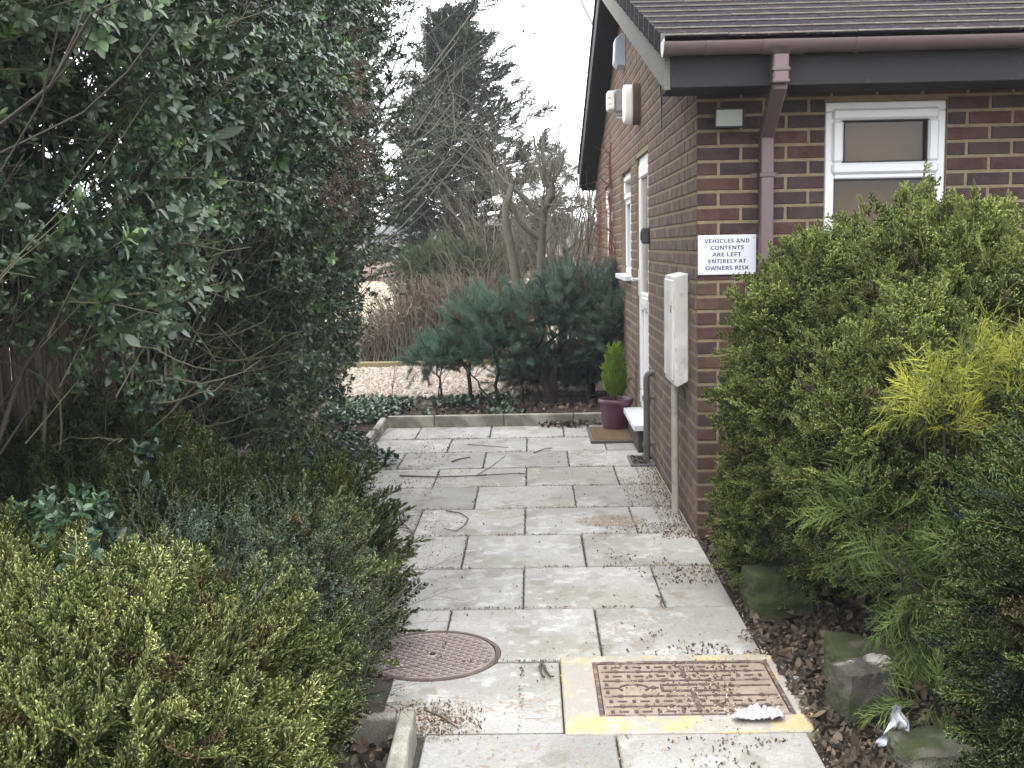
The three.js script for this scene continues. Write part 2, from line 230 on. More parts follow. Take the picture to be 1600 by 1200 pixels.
const S = 0.608, Z0 = -9.435, X0 = -0.0634, SH = 0.302, EDGE = 0.843;
const path = mesh('path', box(-1.32, 0.84, -0.1, -0.016, Z0, 0.5), M.bed); path.userData.kind = 'structure';
{
  const r = rngOf(11), ev = new Evaluator(); ev.useGroups = false;
  const hole = new Brush(new THREE.CylinderGeometry(0.262, 0.262, 0.4, 48)); hole.position.set(-0.405, 0, -4.045); hole.updateMatrixWorld();
  for (let row = 0; row < 16; row++) {
    const z0 = Z0 + row * S, off = row % 2 ? X0 : X0 + SH;
    for (let k = -3; k < 3; k++) {
      let a = off + k * S, b = a + S; if (b > EDGE - 0.06 && b < EDGE + S) b = Math.max(b, EDGE); a = Math.max(a, row > 9 ? -0.385 : -1.3); b = Math.min(b, EDGE);
      if (row === 9) { if (a > 0.4) continue; if (k === -1) { a = -0.53; b = 0.078; } else if (k === 0) continue; else if (k < -1) b = Math.min(b, -0.54); }
      if (b - a < 0.07) continue;
      if (row === 1 && b < -1.2) continue;
      const gap = 0.003 + r() * 0.002, g0 = chamferBox(b - a - gap * 2, 0.05, S - gap * 2 - 0.006 - r() * 0.003, 0.004);
      const cx = (a + b) / 2, cz = z0 + S / 2, uo = r() * 5, vo = r() * 5; let g = g0;
      g.translate(cx, -0.025, cz);
      if (row === 8 || row === 9) { const A = new Brush(g); A.updateMatrixWorld(); if (a < -0.14 && b > -0.67) { g = ev.evaluate(A, hole, SUBTRACTION).geometry; } }
      g.translate(-cx, 0, -cz); const u = g.attributes.uv; for (let i = 0; i < u.count; i++) u.setXY(i, u.getX(i) + uo, u.getY(i) + vo);
      const m = mesh('paving_slab', g, M.slab[Math.floor(r() * 4)], path); m.position.set(cx, (r() - 0.5) * 0.003, cz); m.rotation.set((r() - 0.5) * 0.004, 0, (r() - 0.5) * 0.004);
    }
  }
}
function kerbStone(len, parent, x, y, z, turn, w = 0.055, h = 0.15) { // rounded top edge
  const s = new THREE.Shape(); const a = w / 2; s.moveTo(-a, 0); s.lineTo(a, 0); s.lineTo(a, h - 0.02); s.quadraticCurveTo(a, h, a - 0.02, h); s.lineTo(-a + 0.014, h); s.quadraticCurveTo(-a, h, -a, h - 0.014); s.closePath();
  const g = new THREE.ExtrudeGeometry(s, { depth: len - 0.008, bevelEnabled: false, curveSegments: 4 }); g.translate(0, 0, -(len - 0.008) / 2);
  const m = mesh('kerb_stone', g, M.kerb, parent); m.position.set(x, y, z); m.rotation.y = turn; return m;
}
{
  const k = base('kerb'); k.userData.kind = 'structure';
  for (let i = 0; i < 5; i++) kerbStone(i === 0 ? 0.4 : 0.6, k, [-1.07, -0.567, 0.035, 0.637, 1.24][i], -0.055, Z0 - 0.03, Math.PI / 2 + (i % 2 ? 0.004 : -0.006), 0.06, 0.155);
  for (let i = 0; i < 3; i++) kerbStone(0.6, k, -1.3 - i * 0.012, -0.055 - i * 0.012, -9.12 + i * 0.604, 0.02, 0.055, 0.15);
  const k2 = base('kerb'); k2.userData.kind = 'structure';
  for (let i = 0; i < 4; i++) kerbStone(0.9, k2, -0.41 + (i ? 0.004 : 0), -0.05, -2.86 + i * 0.903, 0.012, 0.052, 0.15);
  for (let i = 0; i < 3; i++) kerbStone(0.6, k2, -0.75 - i * 0.604, -0.065, -3.315, Math.PI / 2, 0.052, 0.15);
}
// ───────────────────────── the bungalow ─────────────────────────
const HX = 0.845, HZ = -5.708, CH = 0.0758, CY = -0.0256, FARZ = -14.3, APZ = -10.0, PITCH = 0.306;
const house = tag(base('brick_bungalow', [HX, 0, HZ]), 'dark red brick bungalow with tiled roof and brown gutter beside the slab path', 'house');
const H = o => { o.position.x -= HX; o.position.z -= HZ; return o; }; // children keep world coordinates
const wallTop = z => 2.36 + PITCH * (z > APZ ? -5.55 - z : z - (2 * APZ + 5.55));
const win = { x0: 1.49, x1: 2.1, y0: 0.985, y1: 2.228 };
const openings = [{ z0: -9.0, z1: -8.1, y0: 0.17, y1: 2.215 }, { z0: -10.48, z1: -9.48, y0: 1.235, y1: 2.2 }, { z0: -12.95, z1: -11.73, y0: 1.235, y1: 2.2 }];
function wallCore(pts, holes, depth) { const s = new THREE.Shape(pts.map(p => new THREE.Vector2(...p))); for (const h of holes) s.holes.push(new THREE.Path(h.map(p => new THREE.Vector2(...p)))); return new THREE.ExtrudeGeometry(s, { depth, bevelEnabled: false }); }
const R4 = (a, b, c, d) => [[a, b], [a, d], [c, d], [c, b]];
const gFront = wallCore([[HX + 0.004, -0.2], [4.6, -0.2], [4.6, 2.4], [HX + 0.004, 2.4]], [R4(win.x0, win.y0, win.x1, win.y1)], 0.22); gFront.translate(0, 0, HZ - 0.224);
const front = H(mesh('wall', gFront, M.mortar, house));
const gp = [[-HZ + 0.23, -0.2], [-FARZ, -0.2], [-FARZ, wallTop(FARZ)], [-APZ, wallTop(APZ)], [-HZ + 0.23, wallTop(HZ - 0.23)]];
const gGab = wallCore(gp, openings.map(o => R4(-o.z1, o.y0, -o.z0, o.y1)), 0.22); gGab.rotateY(Math.PI / 2); gGab.translate(HX + 0.004, 0, 0);
const gable = H(mesh('wall', gGab, M.mortar, house));
H(mesh('wall', new MB().box(4.4, 4.62, -0.2, 2.4, FARZ, HZ - 0.23).box(HX + 0.23, 4.39, -0.2, 2.4, FARZ, FARZ + 0.2).box(HX + 0.23, 4.39, -0.2, 0.1, FARZ + 0.21, HZ - 0.23).g, M.mortar, house));

const tones = [[0.086, 0.045, 0.042], [0.072, 0.042, 0.042], [0.096, 0.046, 0.041], [0.062, 0.039, 0.042], [0.08, 0.049, 0.043], [0.108, 0.05, 0.042], [0.07, 0.045, 0.043]];
const frontMats = tones.map(c => textured(T.brick, 0.004, { rgb: [c[0] * 1.32, c[1] * 1.36, c[2] * 1.33], roughness: 0.92 }));
const sideTones = [[0.125, 0.088, 0.062], [0.145, 0.1, 0.072], [0.11, 0.08, 0.06], [0.13, 0.082, 0.06], [0.15, 0.11, 0.08], [0.1, 0.075, 0.06]];
const sideMats = sideTones.map(c => textured(T.brick, 0.004, { rgb: [c[0] * 1.62, c[1] * 1.58, c[2] * 1.55], roughness: 0.95 }));
const lowMats = sideTones.map(c => textured(T.brick, 0.004, { rgb: [c[0] * 1.12, c[1] * 1.02, c[2] * 0.98], roughness: 0.95 }));
function brickGeo(w, r) { // one face brick seen from +z, edges softened and uneven, back open
  const h = 0.0608, d = 0.03, c = 0.0035, mb = new MB(), j = () => (r() - 0.5) * 0.0032;
  const f = [[-w / 2 + c, -h / 2 + c], [w / 2 - c, -h / 2 + c], [w / 2 - c, h / 2 - c], [-w / 2 + c, h / 2 - c]].map(p => V(p[0] + j(), p[1] + j(), (r() - 0.5) * 0.003));
  const e = [[-w / 2, -h / 2], [w / 2, -h / 2], [w / 2, h / 2], [-w / 2, h / 2]].map(p => V(p[0] + j() * 0.6, p[1] + j() * 0.6, -c * 1.1)), b = e.map(q => V(q.x, q.y, -d));
  mb.face(f); for (let k = 0; k < 4; k++) { const n = (k + 1) % 4; mb.face([e[k], e[n], f[n], f[k]]); mb.face([b[k], b[n], e[n], e[k]]); }
  const g = mb.g, uo = r() * 3, vo = r() * 3, u = g.attributes.uv; for (let i = 0; i < u.count; i++) u.setXY(i, u.getX(i) + uo, u.getY(i) + vo); return g;
}
const brickCache = {};
function brickOf(w, r) { const key = Math.round(w * 200); const l = brickCache[key] ||= []; if (l.length < 7) { l.push(brickGeo(w, r)); return l[l.length - 1]; } return l[Math.floor(r() * 7)]; }
{
  const r = rngOf(21); const rest = tones.map(() => new MB()); const J = 0.0155, P = 0.2265;
  const put = (n, a, b) => {
    if (b - a < 0.03) return; const y = CY + (n + 0.5) * CH, w = b - a - J, x = (a + b) / 2, g = brickOf(w, r), t = Math.floor(r() * tones.length);
    const near = (x < 1.3 && y > -0.02) || (x < 2.62 && y > 1.3);
    if (near) { const m = mesh('brick', g, y < 1.36 && r() < 0.8 ? lowMats[t % 6] : frontMats[t], front); m.position.set(x, y, HZ + 0.001); m.rotation.z = (r() - 0.5) * 0.008; }
    else rest[t].geo(g, new THREE.Matrix4().makeTranslation(x, y, HZ + 0.001));
  };
  for (let n = 0; n < 31; n++) {
    const y0 = CY + n * CH, y1 = y0 + CH; let a = HX - 0.004; let first = true;
    while (a < 4.6) {
      let w = first && n % 2 ? P / 2 : P; first = false; let b = a + w;
      const inWin = y1 > win.y0 + 0.03 && y0 < win.y1 - 0.02;
      if (inWin && b > win.x0 && a < win.x1) { if (a < win.x0) put(n, a, win.x0 + 0.005); if (b > win.x1) put(n, win.x1 - 0.005, b); }
      else put(n, a, b);
      a = b;
    }
  }
  rest.forEach((mb, i) => { if (mb.p.length) { const o = mb.build('brickwork', frontMats[i], front); o.userData.kind = 'stuff'; } });
  // gable: nearest bricks singly, the receding rest joined
  const list = []; const r2 = rngOf(22);
  for (let n = 0; n < 56; n++) {
    const y0 = CY + n * CH, y1 = y0 + CH, yc = (y0 + y1) / 2; let s = 0, first = true;
    while (HZ - s > FARZ) {
      const w = first && n % 2 === 0 ? P / 2 : P; first = false; let z1 = HZ - s, z0 = z1 - w; s += w;
      if (yc > wallTop((z0 + z1) / 2) + 0.02) continue;
      let segs = [[z0, z1]];
      for (const o of openings) if (y1 > o.y0 + 0.03 && y0 < o.y1 - 0.03) segs = segs.flatMap(([a, b]) => b <= o.z0 || a >= o.z1 ? [[a, b]] : [[a, o.z0 + 0.004], [o.z1 - 0.004, b]].filter(q => q[1] - q[0] > 0.03));
      for (const [a, b] of segs) list.push({ y: yc, z: (a + b) / 2, w: b - a - J });
    }
  }
  const rest2 = sideMats.map(() => new MB()); let k = 0;
  list.sort((p, q) => q.z - p.z);
  for (const b of list) {
    const g = brickOf(b.w, r2), t = Math.floor(r2() * sideMats.length);
    if (k < 190 && b.y < 2.4) { k++; const m = mesh('brick', g, sideMats[t], gable); m.position.set(HX - 0.0005, b.y, b.z); m.rotation.y = -Math.PI / 2; }
    else rest2[t].geo(g, new THREE.Matrix4().makeRotationY(-Math.PI / 2).setPosition(HX - 0.0005, b.y, b.z));
  }
  rest2.forEach((mb, i) => { const o = mb.build('brickwork', sideMats[i], gable); o.userData.kind = 'stuff'; });
}
// roof: near slope with tiles, underlay, far slope, boards
const roofY = z => 2.478 + PITCH * (z > APZ ? -5.3 - z : z - (2 * APZ + 5.3));
const VX = 0.632, SL = Math.atan(PITCH);
{
  const ul = new MB(); const q = (z0, z1, d) => { ul.face([V(VX + 0.02, roofY(z0) - d, z0), V(4.9, roofY(z0) - d, z0), V(4.9, roofY(z1) - d, z1), V(VX + 0.02, roofY(z1) - d, z1)]); };
  q(-5.29, APZ, 0.03); q(APZ, -14.75, 0.03); ul.face([V(VX + 0.02, roofY(-14.75) - 0.05, -14.75), V(4.9, roofY(-14.75) - 0.05, -14.75), V(4.9, roofY(APZ) - 0.05, APZ), V(VX + 0.02, roofY(APZ) - 0.05, APZ)].reverse());
  const roof = H(ul.build('roof', M.darkWood, house));
  const r = rngOf(31), restT = M.roof.map(() => new MB()), gauge = 0.272, tw = 0.3;
  const tileGeos = [0, 1, 2, 3].map(() => { const mb = chamferBox(tw - 0.004, 0.016, gauge + 0.07, 0.0018); const u = mb.attributes.uv, uo = r() * 4, vo = r() * 4; for (let i = 0; i < u.count; i++) u.setXY(i, u.getX(i) + uo, u.getY(i) + vo); mb.translate(0, 0, -(gauge + 0.07) / 2); return mb; });
  const edgeGeo = chamferBox(tw - 0.003, 0.0075, 0.008, 0.0015);
  const rows = 18, restE = new MB(), capMB = [];
  for (let row = 0; row < rows; row++) {
    const zf = -5.335 - row * gauge * Math.cos(SL) + 0.0, yf = roofY(zf) + 0.012, x0 = VX + 0.005 - (row % 2 ? tw / 2 : 0);
    for (let c = 0; c < 15; c++) {
      let xc = x0 + (c + 0.5) * tw; const half = row % 2 && c === 0; if (half) xc = VX + 0.005 + tw / 4;
      const g = tileGeos[Math.floor(r() * 4)], mi = Math.floor(r() * 3), tilt = SL - 0.034 + (r() - 0.5) * 0.004, lift = (r() - 0.5) * 0.002;
      const m4 = new THREE.Matrix4().makeRotationX(tilt).setPosition(xc, yf + lift, zf); if (half) m4.scale(V(0.5, 1, 1));
      if (row < 11 && c < 9) {
        const m = mesh('roof_tile', g, M.roof[mi], roof); m.applyMatrix4(m4);
        const e = mesh('tile_edge', edgeGeo, M.roofEdge, roof); e.applyMatrix4(m4.clone().multiply(new THREE.Matrix4().makeTranslation(0, 0.0048, 0.0015)));
      } else { restT[mi].geo(g, m4); restE.geo(edgeGeo, m4.clone().multiply(new THREE.Matrix4().makeTranslation(0, 0.0048, 0.0015))); }
    }
    // verge end pieces turned down over the board
    const vg = new MB(); const vm = new THREE.Matrix4().makeRotationX(SL - 0.03).setPosition(VX, yf, zf); vg.box(-0.012, 0.006, -0.085, 0.013, -gauge, 0.004, 0.003, vm); const cap = vg.build('verge_tile', M.roof[2], roof);
    const ve = new MB(); ve.box(-0.013, 0.007, -0.075, 0.012, 0.0045, 0.009, 0.001, vm); ve.build('verge_edge', M.roofEdge, roof);
  }
  restT.forEach((mb, i) => { mb.build('tilework', M.roof[i], roof).userData.kind = 'stuff'; }); restE.build('tilework', M.roofEdge, roof).userData.kind = 'stuff';
  // far slope tiles as one covering with stepped verge
  const fs = new MB(); for (let k = 0; k < 18; k++) { const za = APZ - k * 0.264, ya = roofY(za) + 0.03; const vm = new THREE.Matrix4().makeRotationX(-SL).setPosition(VX - 0.012, ya, za); fs.box(0, 4.2, -0.03, 0, -0.28, 0, 0.003, vm); } fs.build('tilework', M.roof[0], roof).userData.kind = 'stuff';
  // boards
  const barge = (za, zb, up, dn) => { const mb = new MB(); const A = [V(0, roofY(za) - up, za), V(0, roofY(zb) - up, zb), V(0, roofY(zb) - dn, zb), V(0, roofY(za) - dn, za)]; const L = A.map(p => V(VX + 0.004, p.y, p.z)), R = A.map(p => V(VX + 0.034, p.y, p.z)); const ccw = za > zb; const F = q => mb.face(ccw ? q : [...q].reverse()); F([L[0], L[1], L[2], L[3]].reverse()); F([...R]); F([L[0], R[0], R[1], L[1]].reverse()); F([L[3], L[2], R[2], R[3]].reverse()); F([L[0], L[3], R[3], R[0]].reverse()); return mb; };
  H(barge(-5.34, APZ, 0.015, 0.235).build('bargeboard', M.greyWood, house)).userData.label = 'weathered grey sloping board at the near gable edge';
  H(barge(-14.7, APZ, 0.015, 0.2).build('bargeboard', M.darkWood, house));
  const sof = new MB(); const sq = (z0, z1, d) => { const a = [V(VX + 0.034, roofY(z0) - d, z0), V(HX + 0.003, roofY(z0) - d, z0), V(HX + 0.003, roofY(z1) - d, z1), V(VX + 0.034, roofY(z1) - d, z1)]; sof.face(z0 > z1 ? [...a].reverse() : a); };
  sq(-5.36, APZ, 0.13); sq(-14.7, APZ, 0.13); sof.box(VX + 0.034, 4.9, 2.272, 2.284, HZ + 0.001, -5.352);
  H(sof.build('soffit', M.soffit, house));
  H(mesh('fascia', box(VX + 0.034, 4.9, 2.262, 2.47, -5.352, -5.33, 0.003), M.darkWood, house));
  H(mesh('fascia', box(VX + 0.034, 4.9, 2.25, 2.45, -14.72, -14.7, 0.003), M.darkWood, house));
  // gutter: half round with lip, brackets, outlet, square downpipe
  const gs = new THREE.Shape(); const R0 = 0.056, R1 = 0.052; gs.absarc(0, 0, R0, Math.PI, 2 * Math.PI, false); gs.lineTo(R0, 0.012); gs.lineTo(R0 - 0.008, 0.012); gs.lineTo(R1, 0); gs.absarc(0, 0, R1, 2 * Math.PI, Math.PI, true); gs.closePath();
  const gg = new THREE.ExtrudeGeometry(gs, { depth: 4.25, bevelEnabled: false, curveSegments: 10 }); gg.rotateY(Math.PI / 2); gg.translate(0.625, 2.455, -5.272);
  const gut = H(mesh('gutter', gg, M.gutter, house));
  const clipS = r => { const s = new THREE.Shape(); s.absarc(0, 0, r, Math.PI, 2 * Math.PI, false); s.lineTo(r, 0.018); s.lineTo(r - 0.016, 0.018); s.lineTo(r - 0.006, 0); s.absarc(0, 0, r - 0.006, 2 * Math.PI, Math.PI, true); s.closePath(); return s; };
  for (const [x, w, n] of [[0.622, 0.045, 'gutter_end'], [0.815, 0.022, 'gutter_bracket'], [1.075, 0.165, 'gutter_joint'], [1.24, 0.032, 'gutter_bracket'], [1.5, 0.022, 'gutter_bracket'], [2.27, 0.022, 'gutter_bracket'], [3.1, 0.022, 'gutter_bracket']]) { const g = new THREE.ExtrudeGeometry(clipS(0.061), { depth: w, bevelEnabled: false, curveSegments: 10 }); g.rotateY(Math.PI / 2); g.translate(x, 2.455, -5.272); const o = mesh(n, g, M.gutter, gut); if (n === 'gutter_end') { const c = new THREE.CylinderGeometry(0.058, 0.058, 0.004, 20, 1, false, 0, Math.PI); c.rotateX(Math.PI / 2); c.rotateZ(Math.PI / 2); } }
  { const s = new THREE.Shape(); s.absarc(0, 0, 0.06, Math.PI, 2 * Math.PI, false); s.lineTo(0.06, 0.012); s.lineTo(-0.06, 0.012); s.closePath(); const g = new THREE.ExtrudeGeometry(s, { depth: 0.004, bevelEnabled: false, curveSegments: 10 }); g.rotateY(Math.PI / 2); g.translate(0.62, 2.455, -5.272); mesh('stop_end', g, M.upvcDirty, gut); }
  const sqpipe = (mb, pts, w = 0.032) => { for (let i = 0; i < pts.length - 1; i++) { const a = pts[i], b = pts[i + 1], d = b.clone().sub(a), L = d.length(), mid = a.clone().add(b).multiplyScalar(0.5); const q = new THREE.Quaternion().setFromUnitVectors(V(0, 1, 0), d.clone().normalize()); const m = new THREE.Matrix4().compose(mid, q, V(1, 1, 1)); mb.geo(chamferBox(w * 2, L + 0.02, w * 2, 0.006), m); } };
  const dp = new MB(); sqpipe(dp, [V(1.162, 2.405, -5.272), V(1.162, 2.275, -5.272)], 0.036); sqpipe(dp, [V(1.165, 2.265, -5.277), V(1.184, 2.085, -5.63)], 0.033); sqpipe(dp, [V(1.186, 2.085, -5.664), V(1.186, -0.02, -5.664)], 0.0325);
  const dpo = H(dp.build('downpipe', M.pipe, house));
  { const c = new MB(); const g = new THREE.CylinderGeometry(0.075, 0.042, 0.045, 4, 1); g.rotateY(Math.PI / 4); c.geo(g, new THREE.Matrix4().makeTranslation(1.162, 2.402, -5.272)); c.box(1.12, 1.204, 2.315, 2.335, -5.312, -5.232, 0.005); c.box(1.121, 1.203, 2.262, 2.28, -5.312, -5.232, 0.005); c.build('outlet', M.gutter, dpo); }
  for (const y of [1.87, 0.9]) { const c = new MB(); c.box(1.146, 1.226, y - 0.012, y + 0.012, -5.702, -5.626, 0.003); c.box(1.118, 1.255, y - 0.012, y + 0.012, -5.7065, -5.7, 0.001); c.build('pipe_bracket', M.gutter, dpo); }
}
// front window: white frame, top-hung vent above, fixed light below
function frameRect(mb, x0, x1, y0, y1, z0, z1, w, ch = 0.006) { mb.box(x0, x1, y1 - w, y1, z0, z1, ch); mb.box(x0, x1, y0, y0 + w, z0, z1, ch); mb.box(x0, x0 + w, y0 + w, y1 - w, z0, z1, ch); mb.box(x1 - w, x1, y0 + w, y1 - w, z0, z1, ch); }
{
  const w = new THREE.Group(); w.name = 'window'; house.add(w); H(w); const zf = HZ - 0.012, zi = HZ - 0.075;
  let mb = new MB(); frameRect(mb, win.x0 + 0.002, win.x1 - 0.002, win.y0 + 0.05, win.y1 - 0.002, zi, zf, 0.048); mb.box(win.x0 + 0.05, win.x1 - 0.05, 1.845, 1.888, zi, zf, 0.006); mb.build('frame', M.upvc, w);
  mb = new MB(); frameRect(mb, win.x0 + 0.036, win.x1 - 0.036, 1.868, win.y1 - 0.034, zi + 0.02, zf + 0.016, 0.058, 0.012); mb.build('sash', M.upvc, w);
  mb = new MB(); frameRect(mb, win.x0 + 0.094, win.x1 - 0.094, 1.926, win.y1 - 0.092, zi + 0.03, zf + 0.009, 0.007, 0.001); frameRect(mb, win.x0 + 0.05, win.x1 - 0.05, win.y0 + 0.098, 1.845, zi + 0.02, zf - 0.012, 0.008, 0.001); mb.build('gasket', M.gasket, w);
  mesh('pane', box(win.x0 + 0.1, win.x1 - 0.1, 1.932, win.y1 - 0.098, zi + 0.038, zi + 0.042), M.frost, w);
  mesh('pane', box(win.x0 + 0.057, win.x1 - 0.057, win.y0 + 0.105, 1.838, zi + 0.03, zi + 0.034), M.frost, w);
  mesh('blind', box(win.x0 + 0.01, win.x1 - 0.01, win.y0 + 0.06, win.y1 - 0.01, zi - 0.1, zi - 0.09), M.blind, w);
  mesh('sill', box(win.x0 - 0.02, win.x1 + 0.02, win.y0 - 0.01, win.y0 + 0.048, zi, HZ + 0.05, 0.006), M.upvc, w);
}
// gable windows and door (face -x)
const XF = HX + 0.04;
for (const [i, o] of [[0, openings[1]], [1, openings[2]]]) {
  const w = new THREE.Group(); w.name = 'window'; house.add(w); H(w); const x0 = XF, x1 = XF + 0.06, yt = o.y1 - 0.27;
  const fr = (mb, z0, z1, y0, y1, xa, xb, t, ch) => { mb.box(xa, xb, y1 - t, y1, z0, z1, ch); mb.box(xa, xb, y0, y0 + t, z0, z1, ch); mb.box(xa, xb, y0 + t, y1 - t, z0, z0 + t, ch); mb.box(xa, xb, y0 + t, y1 - t, z1 - t, z1, ch); };
  let mb = new MB(); fr(mb, o.z0 + 0.003, o.z1 - 0.003, o.y0 + 0.04, o.y1 - 0.003, x0, x1, 0.055, 0.006); mb.box(x0, x1, yt - 0.03, yt + 0.03, o.z0 + 0.058, o.z1 - 0.058, 0.006);
  mb.box(x0 + 0.002, x1, o.y0 + 0.095, yt - 0.03, (o.z0 + o.z1) / 2 - 0.03, (o.z0 + o.z1) / 2 + 0.03, 0.006); mb.build('frame', M.upvc, w);
  mb = new MB(); fr(mb, o.z0 + 0.045, o.z1 - 0.045, yt + 0.012, o.y1 - 0.045, x0 - 0.018, x1 - 0.02, 0.05, 0.01); mb.build('sash', M.upvc, w);
  mesh('pane', box(x0 + 0.02, x0 + 0.024, yt + 0.062, o.y1 - 0.095, o.z0 + 0.095, o.z1 - 0.095), M.glass, w);
  for (const s of [0, 1]) mesh('pane', box(x0 + 0.03, x0 + 0.034, o.y0 + 0.095, yt - 0.03, s ? (o.z0 + o.z1) / 2 + 0.03 : o.z0 + 0.058, s ? o.z1 - 0.058 : (o.z0 + o.z1) / 2 - 0.03), M.glass, w);
  mesh('curtain', box(x0 + 0.2, x0 + 0.22, o.y0 + 0.05, o.y1 - 0.02, o.z0 + 0.02, o.z1 - 0.02), M.dark, w);
  mesh('sill', box(HX - 0.06, x1, o.y0 - 0.008, o.y0 + 0.037, o.z0 + 0.0, o.z1 + 0.03, 0.006), M.upvc, w);
}
{
  const o = openings[0], d = new THREE.Group(); d.name = 'door'; house.add(d); H(d); const x0 = HX + 0.028, x1 = HX + 0.1, mb = new MB();
  const fr = (mb, z0, z1, y0, y1, xa, xb, t, ch) => { mb.box(xa, xb, y1 - t, y1, z0, z1, ch); mb.box(xa, xb, y0, y0 + t, z0, z1, ch); mb.box(xa, xb, y0 + t, y1 - t, z0, z0 + t, ch); mb.box(xa, xb, y0 + t, y1 - t, z1 - t, z1, ch); };
  fr(mb, o.z0 + 0.002, o.z1 - 0.002, o.y0 + 0.045, o.y1 - 0.002, x0, x1, 0.06, 0.006); mb.build('frame', M.upvc, d);
  const lf = new MB(); fr(lf, o.z0 + 0.055, o.z1 - 0.055, o.y0 + 0.09, o.y1 - 0.055, x0 - 0.012, x1 - 0.01, 0.11, 0.01); lf.box(x0 - 0.012, x1 - 0.01, 1.02, 1.16, o.z0 + 0.165, o.z1 - 0.165, 0.01); lf.build('leaf', M.upvc, d);
  mesh('panel', box(x0 + 0.012, x0 + 0.03, o.y0 + 0.2, 1.02, o.z0 + 0.165, o.z1 - 0.165), M.upvc, d);
  mesh('pane', box(x0 + 0.012, x0 + 0.016, 1.16, o.y1 - 0.165, o.z0 + 0.165, o.z1 - 0.165), M.frost, d);
  const hd = new MB(); hd.box(x0 - 0.022, x0 - 0.0125, 1.13, 1.34, o.z0 + 0.09, o.z0 + 0.125, 0.004); hd.tube([V(x0 - 0.02, 1.26, o.z0 + 0.107), V(x0 - 0.065, 1.26, o.z0 + 0.107), V(x0 - 0.075, 1.262, o.z0 + 0.13), V(x0 - 0.075, 1.258, o.z0 + 0.22)], 0.011, 8); hd.build('handle', M.upvc, d);
  mesh('letter_flap', box(x0 - 0.026, x0 - 0.0125, 1.055, 1.13, o.z1 - 0.5, o.z1 - 0.2, 0.005), M.upvc, d);
  mesh('threshold', box(HX - 0.115, x1, o.y0 - 0.005, o.y0 + 0.04, o.z0 - 0.01, o.z1 + 0.03, 0.006), M.upvc, d);
  mesh('step', box(HX - 0.08, HX - 0.001, -0.02, o.y0 - 0.008, o.z0 + 0.02, o.z1 - 0.0, 0.006), M.bark, d);
}
// ───────────────────────── things on the walls ─────────────────────────
{ // notice
  const s = tag(base('notice_sign', [0.997, 1.475, HZ + 0.006]), 'white notice about vehicles left at owners risk on the brick wall by the downpipe', 'sign');
  mesh('board', box(-0.148, 0.148, -0.101, 0.101, 0, 0.005, 0.0015), std({ rgb: [0.6, 0.62, 0.67], roughness: 0.3 }), s);
  const cv = document.createElement('canvas'); cv.width = 1024; cv.height = 700; const c = cv.getContext('2d'); c.fillStyle = '#e4e8f4'; c.fillRect(0, 0, 1024, 700); c.fillStyle = '#15151f'; c.font = 'bold 100px sans-serif'; c.textAlign = 'center'; c.textBaseline = 'middle';
  const lines = [['VEHICLES AND', 815], ['CONTENTS', 605], ['ARE LEFT', 520], ['ENTIRELY AT', 690], ['OWNERS RISK', 790]];
  lines.forEach(([t, w], i) => { c.save(); c.translate(512 + (i === 2 ? -5 : 0), 100 + i * 122); c.scale(w / c.measureText(t).width, 1); c.fillText(t, 0, 0); c.restore(); });
  const t = new THREE.CanvasTexture(cv); t.colorSpace = THREE.SRGBColorSpace; const p = new THREE.PlaneGeometry(0.29, 0.197); p.translate(0, 0, 0.0056); mesh('lettering', p, std({ map: t, rgb: [0.76, 0.76, 0.77], roughness: 0.3 }), s);
  for (const [x, y] of [[-0.135, 0.088], [0.135, 0.088], [-0.135, -0.088], [0.135, -0.088]]) { const g = new THREE.SphereGeometry(0.006, 10, 6, 0, Math.PI * 2, 0, Math.PI / 2); g.rotateX(Math.PI / 2); g.translate(x, y, 0.0055); mesh('screw_cap', g, M.upvc, s); }
}
{ // floodlight under the eaves
  const f = tag(base('floodlight', [0.99, 2.155, HZ]), 'small dark rectangular floodlight with grey glass high on the front brick wall', 'floodlight'); const m = new THREE.Matrix4().makeRotationX(0.14).setPosition(0, 0, 0.075);
  const b = new MB(); b.box(-0.07, 0.07, -0.048, 0.044, -0.03, 0.02, 0.012, m); b.build('body', M.black, f);
  const h = new MB(); frameRect(h, -0.074, 0.074, -0.05, 0.047, 0.02, 0.034, 0.009, 0.003); const hg = new MB(); hg.geo(h.g, m); hg.build('bezel', M.black, f);
  mesh('reflector', new MB().box(-0.062, 0.062, -0.04, 0.037, 0.0205, 0.022, 0, m).g, M.reflector, f); mesh('glass', new MB().box(-0.064, 0.064, -0.041, 0.038, 0.026, 0.029, 0, m).g, M.lens, f);
  mesh('bracket', new MB().box(-0.02, 0.02, -0.02, 0.02, 0.002, 0.05, 0.003).g, M.black, f);
}
{ // meter cupboard with its supply pipe
  const b = tag(base('meter_box', [HX, 0.76, -6.22]), 'tall white meter box with pipe beneath on the gable wall near the corner', 'meter box');
  const s = new THREE.Shape(); s.moveTo(0, 0.03); s.lineTo(-0.055, 0); s.lineTo(-0.07, 0.01); s.lineTo(-0.07, 0.595); s.lineTo(0, 0.61); s.closePath();
  const g = new THREE.ExtrudeGeometry(s, { depth: 0.4, bevelEnabled: true, bevelSize: 0.004, bevelThickness: 0.004, bevelSegments: 1 }); g.translate(-0.004, 0, -0.2); mesh('cabinet', g, M.upvcDirty, b);
  mesh('door', box(-0.086, -0.0745, 0.03, 0.58, -0.185, 0.185, 0.004), M.upvcDirty, b); mesh('lock', box(-0.089, -0.0855, 0.4, 0.44, 0.12, 0.145, 0.001), M.greyPipe, b);
  const t = new MB(); t.tube([V(-0.045, 0.02, -0.02), V(-0.045, -0.3, -0.02), V(-0.043, -0.76, -0.02)], 0.021, 14); t.build('pipe', M.palePipe, b);
}
